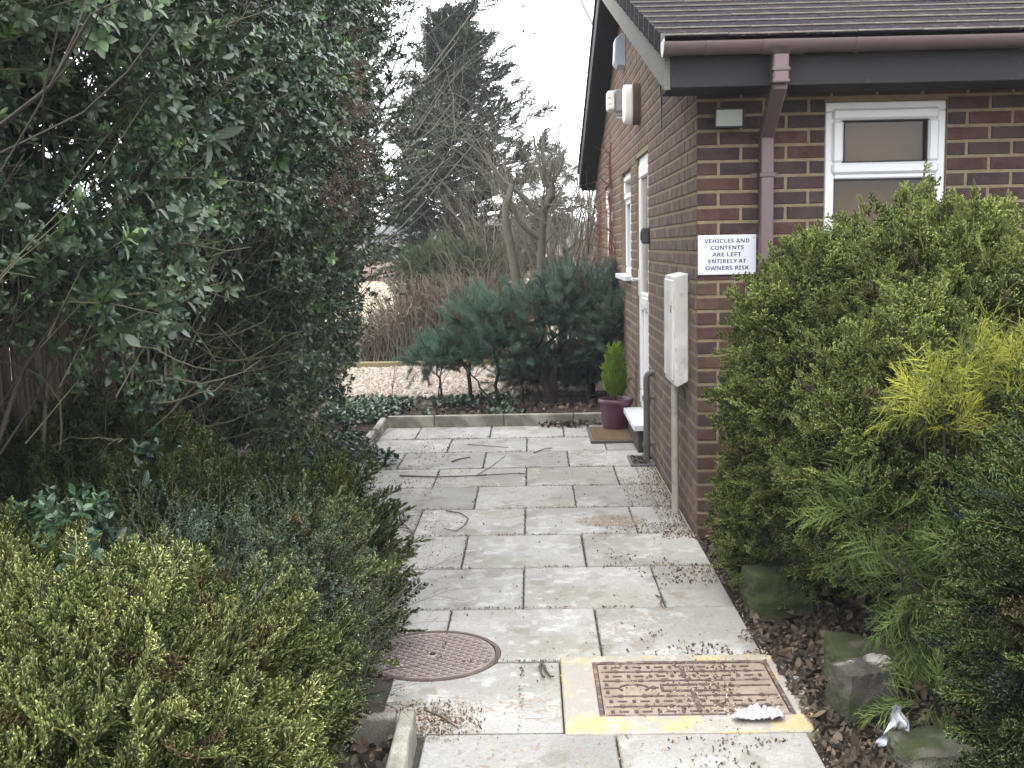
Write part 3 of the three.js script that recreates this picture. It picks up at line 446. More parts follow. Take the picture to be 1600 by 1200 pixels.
{ // grey waste pipe and its gully
  const p = tag(base('drainpipe', [0.79, 0, -7.72]), 'short dark grey waste pipe bending into the gable wall below the meter box', 'drainpipe'); const t = new MB();
  const pts = [V(0, -0.03, 0), V(0, 0.3, 0), V(0, 0.56, 0)]; for (let k = 0; k <= 6; k++) { const a = k / 6 * Math.PI / 2; pts.push(V(0.04 - 0.04 * Math.cos(a), 0.6 + 0.04 * Math.sin(a), 0)); } pts.push(V(0.07, 0.64, 0)); t.tube(pts, 0.0225, 14); t.build('pipe', M.greyPipe, p);
  for (const y of [0.13, 0.46]) { const c = new THREE.CylinderGeometry(0.03, 0.03, 0.03, 14); c.translate(0, y, 0); const q = new MB().geo(c); q.box(0.02, 0.06, y - 0.012, y + 0.012, -0.015, 0.015); q.build('collar', M.greyPipe, p); }
  const g = tag(base('drain_gully', [0.75, 0, -7.75]), 'square gully set in the slabs under the short grey waste pipe, full of leaves', 'drain'); const q = new MB(); frameRect2(q, -0.085, 0.085, -0.19, 0.17, 0.002, 0.012, 0.02); q.build('frame', M.greyPipe, g); mesh('grate', box(-0.064, 0.064, 0.001, 0.006, -0.17, 0.15), M.bark, g);
}
function frameRect2(mb, x0, x1, z0, z1, y0, y1, w) { mb.box(x0, x1, y0, y1, z0, z0 + w, 0.002); mb.box(x0, x1, y0, y1, z1 - w, z1, 0.002); mb.box(x0, x0 + w, y0, y1, z0 + w, z1 - w, 0.002); mb.box(x1 - w, x1, y0, y1, z0 + w, z1 - w, 0.002); }
{ // oval bulkhead lamp above the door
  const l = tag(base('wall_lamp', [HX, 2.6, -8.66]), 'oval white bulkhead lamp on a brown base above the side door', 'wall lamp');
  const oval = (rz, ry, d, bev) => { const s = new THREE.Shape(); const k = 40; for (let i = 0; i < k; i++) { const a = i / k * 2 * Math.PI, c = Math.cos(a), n = Math.sin(a), p = 3.2; s[i ? 'lineTo' : 'moveTo'](rz * Math.sign(c) * Math.abs(c) ** (2 / p), ry * Math.sign(n) * Math.abs(n) ** (2 / p)); } s.closePath(); const g = new THREE.ExtrudeGeometry(s, { depth: d, bevelEnabled: true, bevelSize: bev, bevelThickness: bev, bevelSegments: 4 }); g.rotateY(-Math.PI / 2); return g; };
  const b = oval(0.075, 0.15, 0.05, 0.006); b.translate(-0.002, 0, 0); mesh('base', b, M.lampBody, l); const d = oval(0.05, 0.125, 0.035, 0.022); d.translate(-0.07, 0, 0); mesh('diffuser', d, M.lampWhite, l);
}
{ // alarm box high on the gable
  const a = tag(base('alarm_box', [HX, 3.22, -10.05]), 'pale blue-grey alarm box high under the gable', 'alarm box'); const s = new THREE.Shape(); s.moveTo(0, -0.13); s.lineTo(-0.06, -0.125); s.lineTo(-0.085, -0.09); s.lineTo(-0.075, 0.1); s.lineTo(-0.02, 0.14); s.lineTo(0, 0.14); s.closePath(); const g = new THREE.ExtrudeGeometry(s, { depth: 0.24, bevelEnabled: true, bevelSize: 0.004, bevelThickness: 0.004, bevelSegments: 1 }); g.translate(-0.005, 0, -0.12); mesh('cover', g, M.alarm, a); mesh('back_plate', box(-0.006, -0.001, -0.145, 0.15, -0.135, 0.135), M.galv, a);
}
{ // security light with bracket
  const a = tag(base('security_light', [HX, 2.8, -10.07]), 'small white security light on a dark back box, left of the oval lamp', 'security light'); mesh('back_box', box(-0.085, -0.001, -0.09, 0.1, -0.06, 0.06, 0.005), M.galv, a); const m = new MB(); m.box(-0.155, -0.086, -0.08, 0.085, -0.09, 0.09, 0.012); m.build('head', M.lampWhite, a);
  const t = new MB(); for (const y of [-0.03, 0.025]) t.box(-0.157, -0.12, y - 0.004, y + 0.004, -0.091, 0.091, 0.001); t.build('grille', M.galv, a);
}
{ // conduit from the verge and stubs
  const c = tag(base('cable_conduit', [HX, 3.2, -12.1]), 'grey conduit pipe rising from the gable wall and bending over the roof edge', 'conduit'); const t = new MB(); t.tube([V(-0.06, 0.05, 0), V(-0.06, 0.3, 0), V(-0.06, 0.42, 0.01), V(-0.1, 0.55, 0.02), V(-0.26, 0.86, 0.05), V(-0.29, 0.98, 0.06), V(-0.3, 1.3, 0.08)], 0.017, 8); t.build('pipe', M.galv, c); const q = new MB(); for (const y of [0.12, 0.33]) { q.box(-0.1, 0.0, y - 0.01, y + 0.01, -0.012, 0.012, 0.002); } q.build('bracket', M.bark, c);
  const s = tag(base('pipe_stub', [HX, 2.53, -8.95]), 'thin horizontal pipe stub poking from the wall below the oval lamp', 'pipe stub'); const u = new MB(); u.tube([V(0.02, 0, 0), V(-0.15, 0, 0)], 0.008, 8); u.build('pipe', M.galv, s);
  const k = tag(base('loose_cable', [HX, 2.56, -7.2]), 'black cable end hanging down the gable wall from the grey board', 'cable'); const w = new MB(); w.tube([V(-0.02, 0.06, -0.05), V(-0.012, -0.02, 0), V(-0.01, -0.12, 0.04), V(-0.012, -0.22, 0.07), V(-0.02, -0.3, 0.12)], 0.005, 6); w.build('cable', M.black, k);
  const e = tag(base('door_entry_box', [HX, 1.6, -8.02]), 'dark blue-grey entry box on the wall beside the white door', 'entry box'); const es = new MB(); es.box(-0.055, -0.001, -0.06, 0.055, -0.045, 0.045, 0.01); es.build('case', M.blueGrey, e); const eb = new MB(); eb.box(-0.062, -0.0555, -0.035, 0.03, -0.03, 0.03, 0.003); eb.build('cover', M.black, e);
}
// ───────────────────────── things on the path ─────────────────────────
{ // round iron manhole
  const m = tag(base('round_manhole_cover', [-0.405, 0, -4.045]), 'round rusty iron manhole cover with chequer tread, beside the left bush', 'manhole cover');
  const ring = new THREE.RingGeometry(0.243, 0.26, 56); ring.rotateX(-Math.PI / 2); const rp = new MB(); const lg = new THREE.LatheGeometry([new THREE.Vector2(0.242, -0.04), new THREE.Vector2(0.242, 0.002), new THREE.Vector2(0.244, 0.004), new THREE.Vector2(0.257, 0.004), new THREE.Vector2(0.26, 0.001), new THREE.Vector2(0.26, -0.04)], 56); rp.geo(lg); rp.build('frame', M.iron, m);
  const c = new THREE.CylinderGeometry(0.239, 0.239, 0.03, 56); c.translate(0, -0.0165, 0); { const p = c.attributes.position, u = c.attributes.uv; for (let i = 0; i < p.count; i++) u.setXY(i, p.getX(i), p.getZ(i)); } mesh('cover', c, M.grit, m);
  const t = new MB(), r = rngOf(41), ca = Math.cos(0.62), sa = Math.sin(0.62);
  for (let i = -11; i <= 11; i++) for (let j = -9; j <= 9; j++) { const p = 0.0355, q = 0.029, lx = i * p * 0.86 + (j % 2 ? p * 0.43 : 0), ly = j * q; const x = lx * ca - ly * sa, z = lx * sa + ly * ca; if (Math.hypot(x, z) > 0.222 || Math.hypot(x, z) < 0.022) continue; const g = chamferBox(0.025, 0.005, 0.021, 0.002); t.geo(g, new THREE.Matrix4().makeRotationY(-0.62 + (r() - 0.5) * 0.03).setPosition(x, 0.0005, z)); }
  const tl = new THREE.LatheGeometry([new THREE.Vector2(0.226, -0.002), new THREE.Vector2(0.227, 0.002), new THREE.Vector2(0.237, 0.002), new THREE.Vector2(0.238, -0.002)], 56); t.geo(tl); t.build('tread_pattern', M.ironLight, m).userData.kind = 'stuff';
  const k = new THREE.CylinderGeometry(0.011, 0.011, 0.004, 12); k.translate(0.0, 0.0008, -0.01); mesh('key_hole', k, M.dark, m);
}
{ // rectangular iron cover in a yellow painted surround
  const X = 0.5, Z = -3.66, m = tag(base('rectangular_manhole_cover', [X, 0, Z]), 'rusty rectangular iron manhole cover in a worn yellow painted concrete surround', 'manhole cover');
  const ox0 = 0.084 - X, ox1 = 0.895 - X, oz0 = -3.985 - Z, oz1 = -3.335 - Z, ix0 = 0.193 - X, ix1 = 0.843 - X, iz0 = -3.94 - Z, iz1 = -3.452 - Z;
  const sh = new THREE.Shape(); sh.moveTo(ox0, -oz1); sh.lineTo(ox1 - 0.02, -oz1); sh.lineTo(ox1 + 0.025, -oz0 - 0.3); sh.quadraticCurveTo(ox1 + 0.015, -oz0, ox1 - 0.06, -oz0); sh.lineTo(ox0, -oz0); sh.closePath(); sh.holes.push(new THREE.Path([[ix0, -iz1], [ix0, -iz0], [ix1, -iz0], [ix1, -iz1]].map(p => new THREE.Vector2(...p))));
  const g = new THREE.ExtrudeGeometry(sh, { depth: 0.05, bevelEnabled: true, bevelSize: 0.004, bevelThickness: 0.004, bevelSegments: 1 }); g.rotateX(-Math.PI / 2); g.translate(0, -0.046, 0); mesh('surround', g, M.yellow, m);
  const fr = new MB(); frameRect2(fr, ix0 + 0.005, ix1 - 0.005, iz0 + 0.005, iz1 - 0.005, -0.03, 0.007, 0.014); fr.build('frame', M.iron, m);
  mesh('cover', box(ix0 + 0.022, ix1 - 0.022, -0.03, 0.001, iz0 + 0.022, iz1 - 0.022), M.grit, m);
  const t = new MB(), W = ix1 - ix0 - 0.05, L = iz1 - iz0 - 0.05, X_ = u => ix0 + 0.025 + u * W, Z_ = v => iz0 + 0.025 + v * L, bar = (u0, u1, v, w = 0.008) => t.box(X_(u0), X_(u1), 0, 0.0055, Z_(v) - w / 2, Z_(v) + w / 2, 0.0018), post = (u, v, a = 0.013, b = 0.02) => t.box(X_(u) - a / 2, X_(u) + a / 2, 0, 0.0065, Z_(v) - b / 2, Z_(v) + b / 2, 0.003);
  const nub = (u, v) => { const c = new THREE.CylinderGeometry(0.009, 0.011, 0.008, 10); c.translate(X_(u), 0.003, Z_(v)); t.geo(c); };
  for (const v of [0.07, 0.26, 0.76, 0.95]) for (let k = 0; k < 8; k++) { const u = 0.04 + k * 0.13; if (v === 0.26 && k > 3 || u < 0.95) { post(u, v); if (u + 0.06 < 0.97) bar(u + 0.035, u + 0.09, v, 0.007); } }
  for (const [v, br] of [[0.165, 0.5], [0.355, 2], [0.66, 0.52], [0.855, 0.52]]) { bar(0.01, Math.min(br, 0.99), v, 0.007); for (let k = 0; k < 7; k++) { const u = 0.1 + k * 0.135; if (u < br - 0.02) nub(u, v); } if (br < 1) { t.box(X_(br) - 0.008, X_(br) + 0.008, 0, 0.007, Z_(v) - 0.055, Z_(v) + 0.04, 0.003); bar(br + 0.02, 0.99, v, 0.007); for (let k = 0; k < 3; k++) nub(br + 0.12 + k * 0.13, v); } }
  frameRectT(t, X_(0.34), X_(0.68), Z_(0.435), Z_(0.575), 0.01); bar(0.69, 0.98, 0.47, 0.007); nub(0.75, 0.47); bar(0.01, 0.1, 0.5, 0.007); bar(0.27, 0.33, 0.5, 0.007); post(0.03, 0.58); post(0.03, 0.43); nub(0.3, 0.5);
  const em = []; for (let k = 0; k <= 18; k++) { const a = -2.2 + k / 18 * (4.4 + 0.0) - Math.PI / 2; em.push(V(X_(0.185) + Math.cos(a) * 0.05, 0.003, Z_(0.5) + Math.sin(a) * 0.032 + 0.002)); } t.tube(em, 0.004, 6);
  t.build('raised_pattern', M.iron, m).userData.kind = 'stuff';
}
function frameRectT(t, x0, x1, z0, z1, w) { t.box(x0, x1, 0, 0.0065, z0, z0 + w, 0.002); t.box(x0, x1, 0, 0.0065, z1 - w, z1, 0.002); t.box(x0, x0 + w, 0, 0.0065, z0 + w, z1 - w, 0.002); t.box(x1 - w, x1, 0, 0.0065, z0 + w, z1 - w, 0.002); }
{ // door mat
  const m = tag(base('door_mat', [0.635, 0, -8.86]), 'brown coir mat in a grey rubber tray at the white door', 'door mat'); const t = new MB(); frameRect2(t, -0.2, 0.2, -0.32, 0.35, 0.001, 0.022, 0.024); t.box(-0.18, 0.18, 0.001, 0.008, -0.3, 0.33); t.build('tray', M.rubber, m); mesh('coir_pad', box(-0.174, 0.174, 0.009, 0.026, -0.294, 0.324, 0.006), M.coir, m);
}
function crumple(seed, sx, sy, sz, amp, det = 6) { // crumpled into flat creased facets
  const g = new THREE.IcosahedronGeometry(1, det), p = g.attributes.position, r = rngOf(seed), cuts = []; for (let i = 0; i < 34; i++) { const z = r() * 2 - 1, a = r() * 6.28, q = Math.sqrt(1 - z * z); cuts.push([V(q * Math.cos(a), z, q * Math.sin(a)), 1 - amp + r() * amp * 0.9]); }
  for (let i = 0; i < p.count; i++) { const d = V(p.getX(i), p.getY(i), p.getZ(i)); let k = 1; for (const [n, h] of cuts) { const t = d.dot(n); if (t > 0.05) k = Math.min(k, h / t); } k *= 1 + 0.5 * amp * (Math.abs(n3(d.x * 3 + seed, d.y * 3, d.z * 3) - 0.5) - 0.2) + 0.3 * amp * (Math.abs(n3(d.x * 7 + seed, d.y * 7, d.z * 7) - 0.5) - 0.2); p.setXYZ(i, d.x * k * sx, d.y * k * sy, d.z * k * sz); }
  g.computeVertexNormals(); return g; }
{
  const p = tag(base('crumpled_paper', [0.705, 0.012, -3.42]), 'crumpled white paper lying on the corner of the yellow framed manhole cover', 'litter'); const g = new THREE.PlaneGeometry(0.17, 0.1, 44, 26), gp = g.attributes.position; for (let i = 0; i < gp.count; i++) { const x = gp.getX(i), y = gp.getY(i), e = Math.max(Math.abs(x) / 0.085, Math.abs(y) / 0.05), f = Math.abs(n3(x * 38, y * 38, 1.3) - 0.5) * 0.055 + Math.abs(n3(x * 85 + 3, y * 85, 4.1) - 0.5) * 0.03 + Math.abs(n3(x * 190, y * 190, 7) - 0.5) * 0.01; gp.setXYZ(i, x * (1 - 0.18 * n3(y * 40, 1, 2)) + (n3(x * 60, y * 60, 9) - 0.5) * 0.02, 0.006 + f * (1.3 - 0.7 * e * e), y * (1 - 0.3 * n3(x * 40, 5, 2)) + (n3(x * 60, y * 60, 3) - 0.5) * 0.016); } g.computeVertexNormals(); mesh('paper', g, M.paper, p); const q = crumple(8, 0.035, 0.012, 0.018, 0.8, 4); q.translate(0.055, 0.01, 0.022); mesh('wrapper', q, M.purple, p);
  const b = tag(base('plastic_bag', [1.055, 0.0, -3.2]), 'torn white plastic bag standing in the brown leaves beside the rocks', 'litter');
  const sheetG = new THREE.PlaneGeometry(0.11, 0.16, 14, 18), pp = sheetG.attributes.position; for (let i = 0; i < pp.count; i++) { const x = pp.getX(i), y = pp.getY(i) + 0.08, t = y / 0.16; const w = lerp(1, 0.22, t); const f = (n3(x * 40, y * 30, 2) - 0.5) * 0.05 + (n3(x * 90, y * 80, 5) - 0.5) * 0.02; pp.setXYZ(i, x * w + 0.012 - 0.03 * (1 - t) * (1 - t) + (n3(1, y * 30, 3) - 0.5) * 0.02, y + 0.004, f + 0.04 * Math.sin(t * 2)); } sheetG.computeVertexNormals(); mesh('film', sheetG, M.plastic, b);
  const s2 = new THREE.PlaneGeometry(0.1, 0.05, 12, 6), p2 = s2.attributes.position; for (let i = 0; i < p2.count; i++) { const x = p2.getX(i), y = p2.getY(i); p2.setXYZ(i, x + 0.035, 0.012 + Math.abs(n3(x * 50, y * 50, 1) - 0.3) * 0.045 + Math.max(0, x) * 0.6, y * 1.2 + 0.03); } s2.computeVertexNormals(); mesh('film', s2, M.plastic, b);
}
// ───────────────────────── plant pieces ─────────────────────────
const G = {};
const DK = [0.72, 0.74, 0.68], MID = [0.95, 1.0, 0.9], TIP = [1.3, 1.3, 1.1];
function leafShape(mb, o, dir, nrm, L, W, curl, c0, c1) { // folded, curved leaf
  const side = dir.clone().cross(nrm).normalize(), up = side.clone().cross(dir).normalize(), rows = []; const prof = [0.12, 0.72, 1, 0.82, 0.04];
  for (let k = 0; k < 5; k++) { const t = k / 4, ctr = o.clone().addScaledVector(dir, L * t).addScaledVector(up, -curl * L * t * t), w = W / 2 * prof[k]; mb.col = k < 2 ? c0 : c1; const row = []; for (const s of [-1, 0, 1]) { const q = ctr.clone().addScaledVector(side, s * w).addScaledVector(up, Math.abs(s) * w * 0.22); const n = up.clone().addScaledVector(side, -s * 0.25).addScaledVector(dir, curl * t).normalize(); row.push(mb.v(q.x, q.y, q.z, n.x, n.y, n.z, 0.5 + s / 2, t)); } rows.push(row); }
  for (let k = 0; k < 4; k++) for (let s = 0; s < 2; s++) mb.i.push(rows[k][s], rows[k][s + 1], rows[k + 1][s + 1], rows[k][s], rows[k + 1][s + 1], rows[k + 1][s]);
}
function whorl(seed, n, L, W, curl, stem = 0.05) { const mb = new MB(), r = rngOf(seed); mb.col = [0.5, 0.42, 0.3]; mb.tube([V(0, -stem, 0), V(0.004, -stem / 2, 0), V(0, 0, 0)], 0.0022, 4, false); for (let i = 0; i < n; i++) { const a = i * 2.4 + r() * 0.5, el = lerp(1.25, 0.05, i / n) + (r() - 0.5) * 0.5, d = V(Math.cos(a) * Math.cos(el), Math.sin(el), Math.sin(a) * Math.cos(el)), o = V(0, -stem * 0.75 * i / n, 0); const nrm = V(-Math.cos(a) * Math.sin(el), Math.cos(el), -Math.sin(a) * Math.sin(el)); const k = 0.85 + r() * 0.3, c = [k, k, k * (0.9 + r() * 0.2)]; leafShape(mb, o, d, nrm, L * (0.75 + r() * 0.4), W * (0.8 + r() * 0.35), curl * (0.5 + r()), c, c); } return mb.g; }
G.whorl = [whorl(1, 8, 0.055, 0.03, 0.35), whorl(2, 7, 0.062, 0.03, 0.25), whorl(3, 9, 0.05, 0.027, 0.4)];
G.longLeaf = [whorl(4, 6, 0.15, 0.04, 0.45, 0.03), whorl(5, 5, 0.13, 0.036, 0.3, 0.03)];
G.ivy = [whorl(6, 5, 0.05, 0.042, 0.2, 0.06), whorl(7, 6, 0.045, 0.04, 0.3, 0.06)];
function twigLeaves(seed, L, n, l, w) { const mb = new MB(), r = rngOf(seed); mb.col = [0.55, 0.45, 0.42]; const pts = []; for (let k = 0; k < 6; k++) pts.push(V((r() - 0.5) * 0.015 * k / 2, L * k / 5, (r() - 0.5) * 0.015 * k / 2)); mb.tube(pts, t => 0.0022 * (1 - t * 0.7), 4, false); for (let i = 0; i < n; i++) { const t = 0.15 + 0.85 * i / n, k = Math.min(4, Math.floor(t * 5)), o = pts[k].clone().lerp(pts[k + 1], t * 5 - k), a = i * 2.4 + r(), el = 0.3 + r() * 0.7, d = V(Math.cos(a) * Math.cos(el), Math.sin(el), Math.sin(a) * Math.cos(el)); const c = 0.8 + r() * 0.4; mb.col = [c, c, c]; mb.blade(o, o.clone().addScaledVector(d, l * (0.7 + r() * 0.5)), w, V(-d.x * 0.5, 1, -d.z * 0.5).normalize()); } return mb.g; }
G.small = [twigLeaves(11, 0.16, 34, 0.013, 0.008), twigLeaves(12, 0.13, 28, 0.012, 0.008), twigLeaves(13, 0.2, 36, 0.012, 0.007)];
// conifer spray: stem, side branchlets, small scale-leaf shoots; darker inside, lighter new tips
function spray(seed, L, nb, ratio, sub, w, fl = 0.35, sag = 0) {
  const mb = new MB(), r = rngOf(seed); const bend = t => V((n3(t * 2 + seed, 1, 1) - 0.5) * 0.12 * L * t * 2, L * t, (n3(t * 2, seed, 1) - 0.5) * 0.1 * L - sag * L * t * t);
  const pts = []; for (let k = 0; k <= 5; k++) pts.push(bend(k / 5)); mb.col = [0.55, 0.42, 0.28]; mb.tube(pts, t => 0.0022 * (1 - t) + 0.0008, 3, false);
  const shoot = (a, b, wd, c0, c1) => { const d = b.clone().sub(a), n = V(r() - 0.5, r() - 0.5, r() - 0.5).normalize(), s = d.clone().cross(n).normalize(), u = d.clone().cross(s).normalize(); // three-sided spindle
    const m = a.clone().addScaledVector(d, 0.4); const id = []; mb.col = c0; const ia = mb.v(a.x, a.y, a.z, u.x, u.y, u.z); for (let k = 0; k < 3; k++) { const an = k * 2.094, q = s.clone().multiplyScalar(Math.cos(an)).addScaledVector(u, Math.sin(an)); id.push(mb.v(m.x + q.x * wd, m.y + q.y * wd, m.z + q.z * wd, q.x, q.y, q.z)); } mb.col = c1; const ib = mb.v(b.x, b.y, b.z, u.x, u.y, u.z); for (let k = 0; k < 3; k++) { mb.i.push(ia, id[k], id[(k + 1) % 3], id[k], ib, id[(k + 1) % 3]); } };
  for (let i = 0; i < nb; i++) {
    const t = 0.12 + 0.86 * i / (nb - 1), o = bend(t), side = i % 2 ? 1 : -1, len = L * ratio * (1 - 0.72 * t) * (0.75 + r() * 0.5), ang = 0.62 + r() * 0.25, tw = (r() - 0.5) * fl * 2;
    const d = V(side * Math.sin(ang) * Math.cos(tw), Math.cos(ang), Math.sin(ang) * Math.sin(tw)).normalize();
    const e = o.clone().addScaledVector(d, len); shoot(o, e, w * 0.75, DK, MID);
    for (let j = 0; j < sub; j++) { const q = 0.2 + 0.75 * (j + r() * 0.5) / sub, s2 = j % 2 ? 1 : -1, p = o.clone().addScaledVector(d, len * q), l2 = len * 0.5 * (1.1 - q * 0.7) * (0.7 + r() * 0.6); const d2 = d.clone().addScaledVector(V(-d.y * side, d.x * side, 0), s2 * 0.75 * side).add(V(0, 0.25, (r() - 0.5) * 1.0 * fl * 2)).normalize(); shoot(p, p.clone().addScaledVector(d2, l2), w, MID, TIP); }
  }
  const top = bend(1); shoot(bend(0.85), top.clone().add(V(0, L * 0.06, 0)), w, MID, TIP); return mb.g;
}
G.spray = [spray(21, 0.21, 21, 0.42, 7, 0.0034), spray(22, 0.18, 18, 0.46, 7, 0.0034, 0.5), spray(23, 0.25, 24, 0.36, 6, 0.0034, 0.3, 0.15)];
G.dense = [spray(24, 0.12, 13, 0.6, 5, 0.0042, 0.9), spray(25, 0.14, 14, 0.55, 5, 0.0042, 0.8), spray(26, 0.1, 12, 0.65, 5, 0.0042, 1.0)];
G.big = [spray(27, 0.5, 16, 0.5, 5, 0.016, 0.7, 0.25), spray(28, 0.42, 14, 0.6, 5, 0.016, 0.9, 0.3)];
function threads(seed, n, L) { // an outward shoot with forking, gently drooping thread twigs
  const mb = new MB(), r = rngOf(seed); const line = (o, d, l, w, sag, c) => { mb.col = [c, c, c]; const pts = [o.clone()]; const q = d.clone(); for (let k = 1; k <= 4; k++) { q.add(V((r() - 0.5) * 0.34, (r() - 0.5) * 0.3, -sag * 0.34 + (r() - 0.5) * 0.26)).normalize(); pts.push(pts[k - 1].clone().addScaledVector(q, l / 4)); } mb.tube(pts, t => w * (1 - 0.6 * t), 3, false); return pts; };
  const main = line(V(0, 0, 0), V(0, 1, 0), L, 0.0026, 0.35, 0.75);
  for (let i = 0; i < n; i++) { const t = 0.15 + 0.85 * i / n, k = Math.min(3, Math.floor(t * 4)), o = main[k].clone().lerp(main[k + 1], t * 4 - k), s = i % 2 ? 1 : -1, d = V(s * (0.45 + r() * 0.45), 0.8, (r() - 0.5) * 0.8).normalize(), c = 0.85 + r() * 0.45; const b = line(o, d, L * (0.32 + 0.4 * r()) * (1.15 - 0.5 * t), 0.0021, 0.6 + r() * 0.6, c); for (let j = 0; j < 3; j++) { const p = b[1 + Math.floor(r() * 3)]; line(p, d.clone().add(V((r() - 0.5) * 1.3, (r() - 0.3) * 0.5, (r() - 0.5) * 1.3)).normalize(), L * (0.12 + 0.16 * r()), 0.0016, 0.8, c * 1.1); } }
  return mb.g; }
G.thread = [threads(31, 11, 0.2), threads(32, 12, 0.17), threads(33, 10, 0.23)];
function tuft(seed, L, n, nl, w) { const mb = new MB(), r = rngOf(seed); mb.col = [0.6, 0.5, 0.4]; mb.tube([V(0, 0, 0), V(0.005, L / 2, 0), V(0, L, 0)], 0.003, 3, false); for (let i = 0; i < n; i++) { const t = i / n, a = i * 2.4, el = lerp(0.35, 1.1, t) + (r() - 0.5) * 0.4, d = V(Math.cos(a) * Math.cos(el), Math.sin(el), Math.sin(a) * Math.cos(el)), o = V(0, L * t, 0), c = 0.75 + r() * 0.5; mb.col = [c, c, c]; mb.blade(o, o.clone().addScaledVector(d, nl * (0.7 + r() * 0.5)), w, V(r() - 0.5, 1, r() - 0.5)); } return mb.g; }
G.tuft = [tuft(41, 0.14, 90, 0.06, 0.004), tuft(42, 0.11, 80, 0.055, 0.004), tuft(43, 0.18, 100, 0.06, 0.004)];
function panicle(seed) { const mb = new MB(), r = rngOf(seed); mb.col = [1, 1, 1]; for (let i = 0; i < 26; i++) { const a = r() * 6.28, el = 0.2 + r() * 1.3, d = V(Math.cos(a) * Math.cos(el), Math.sin(el), Math.sin(a) * Math.cos(el)), e = d.clone().multiplyScalar(0.035 + r() * 0.035); mb.tube([V(0, -0.01, 0), e.clone().multiplyScalar(0.6).add(V(0, 0.005, 0)), e], 0.0009, 3, false); mb.geo(new THREE.IcosahedronGeometry(0.0035, 0), new THREE.Matrix4().makeTranslation(e.x, e.y, e.z)); } return mb.g; }
G.panicle = [panicle(51), panicle(52)];
function deadLeaf(seed) { const mb = new MB(), r = rngOf(seed), c = 0.8 + r() * 0.4; mb.col = [c, c, c]; leafShape(mb, V(-0.03, 0, 0), V(1, 0.1, 0.1).normalize(), V(0, 1, 0.9 * (r() - 0.5)).normalize(), 0.06, 0.026 + r() * 0.014, 0.9 * (r() - 0.35), [c, c, c], [c, c, c]); return mb.g; }
G.dead = [deadLeaf(61), deadLeaf(62), deadLeaf(63)];
// points through a lumpy mound made of ellipsoids
function mound(els, n, seed, { depth = 0.5, pow = 1.6, low = -0.35, up = 0.4, jit = 0.5, lump = 0.25, freq = 2.2, keep = null } = {}) {
  const r = rngOf(seed), out = [], wts = els.map(e => e.r[0] * e.r[1] + e.r[1] * e.r[2] + e.r[0] * e.r[2]), tot = wts.reduce((a, b) => a + b); let guard = 0;
  while (out.length < n && guard++ < n * 12) {
    let k = 0, q = r() * tot; while (q > wts[k] && k < els.length - 1) q -= wts[k++];
    const e = els[k], z = r() * 2 - 1, a = r() * 6.2832, s = Math.sqrt(1 - z * z), d = V(s * Math.cos(a), z, s * Math.sin(a)); if (d.y < low) continue;
    const dp = depth * r() ** pow, lumpK = 1 + (fbm(d.x * freq + k * 3.7 + seed, d.y * freq, d.z * freq, 3) - 0.5) * 2 * lump, f = lumpK * (1 - dp);
    const p = V(e.c[0] + d.x * e.r[0] * f, e.c[1] + d.y * e.r[1] * f, e.c[2] + d.z * e.r[2] * f);
    let inside = false; for (let m = 0; m < els.length && !inside; m++) if (m !== k) { const o = els[m]; const v = ((p.x - o.c[0]) / o.r[0]) ** 2 + ((p.y - o.c[1]) / o.r[1]) ** 2 + ((p.z - o.c[2]) / o.r[2]) ** 2; if (v < 0.4) inside = true; } if (inside) continue;
    if (p.y < 0.02 || keep && !keep(p, r)) continue;
    const nrm = V(d.x / e.r[0], d.y / e.r[1], d.z / e.r[2]).normalize(); const ax = nrm.clone().add(V((r() - 0.5) * 2 * jit, up + (r() - 0.5) * jit, (r() - 0.5) * 2 * jit)).normalize();
    out.push({ p, ax, dp: dp / depth, n: nrm });
  }
  return out;
}
function foliage(name, geos, mat, pts, parent, seed, colour, size = 1, vs = 0.35) { // split over the variants of the shape
  const r = rngOf(seed); const L = geos.map(() => [[], []]); const o = V(parent.position.x, parent.position.y, parent.position.z);
  for (const q of pts) { const k = Math.floor(r() * geos.length); L[k][0].push(place(q.p.clone().sub(o), q.ax, r() * 6.28, size * (q.sz || 1) * (1 - vs / 2 + r() * vs))); L[k][1].push(colour(q, r)); }
  geos.forEach((g, k) => { if (L[k][0].length) scatter(name, g, mat, L[k][0], parent, L[k][1]); });
}
// woody growth
function wander(a, b, n, amp, r) { const pts = []; for (let k = 0; k <= n; k++) { const t = k / n, s = Math.sin(Math.PI * t) * amp; pts.push(a.clone().lerp(b, t).add(V((r() - 0.5) * s, (r() - 0.5) * s, (r() - 0.5) * s))); } return pts; }
function grow(mb, o, d, L, R, lvl, r, opt, tips) { // recursive bare branching
  const n = 5, pts = [o.clone()], dir = d.clone(); for (let k = 1; k <= n; k++) { dir.add(V((r() - 0.5) * opt.wig, (r() - 0.5) * opt.wig + opt.up, (r() - 0.5) * opt.wig)).normalize(); pts.push(pts[k - 1].clone().addScaledVector(dir, L / n)); }
  mb.tube(pts, t => R * lerp(1, 0.5, t), lvl > 1 ? 6 : 3, false); if (tips) tips.push({ p: pts[n].clone(), d: dir.clone() });
  if (lvl <= 0) return; const kids = opt.kids[lvl] ?? 4;
  for (let i = 0; i < kids; i++) { const k = 1 + Math.floor(r() * n), a = r() * 6.28, side = V(Math.cos(a), (r() - 0.35) * 0.6, Math.sin(a)), dd = pts[k].clone().sub(pts[k - 1]).normalize().multiplyScalar(0.75).addScaledVector(side, opt.spread ?? 0.8).normalize(); grow(mb, pts[k], dd, L * (0.5 + r() * 0.25), R * 0.5 * lerp(1, 0.6, k / n), lvl - 1, r, opt, tips); }
}
const sub = (p, o) => p.clone().sub(o.position);

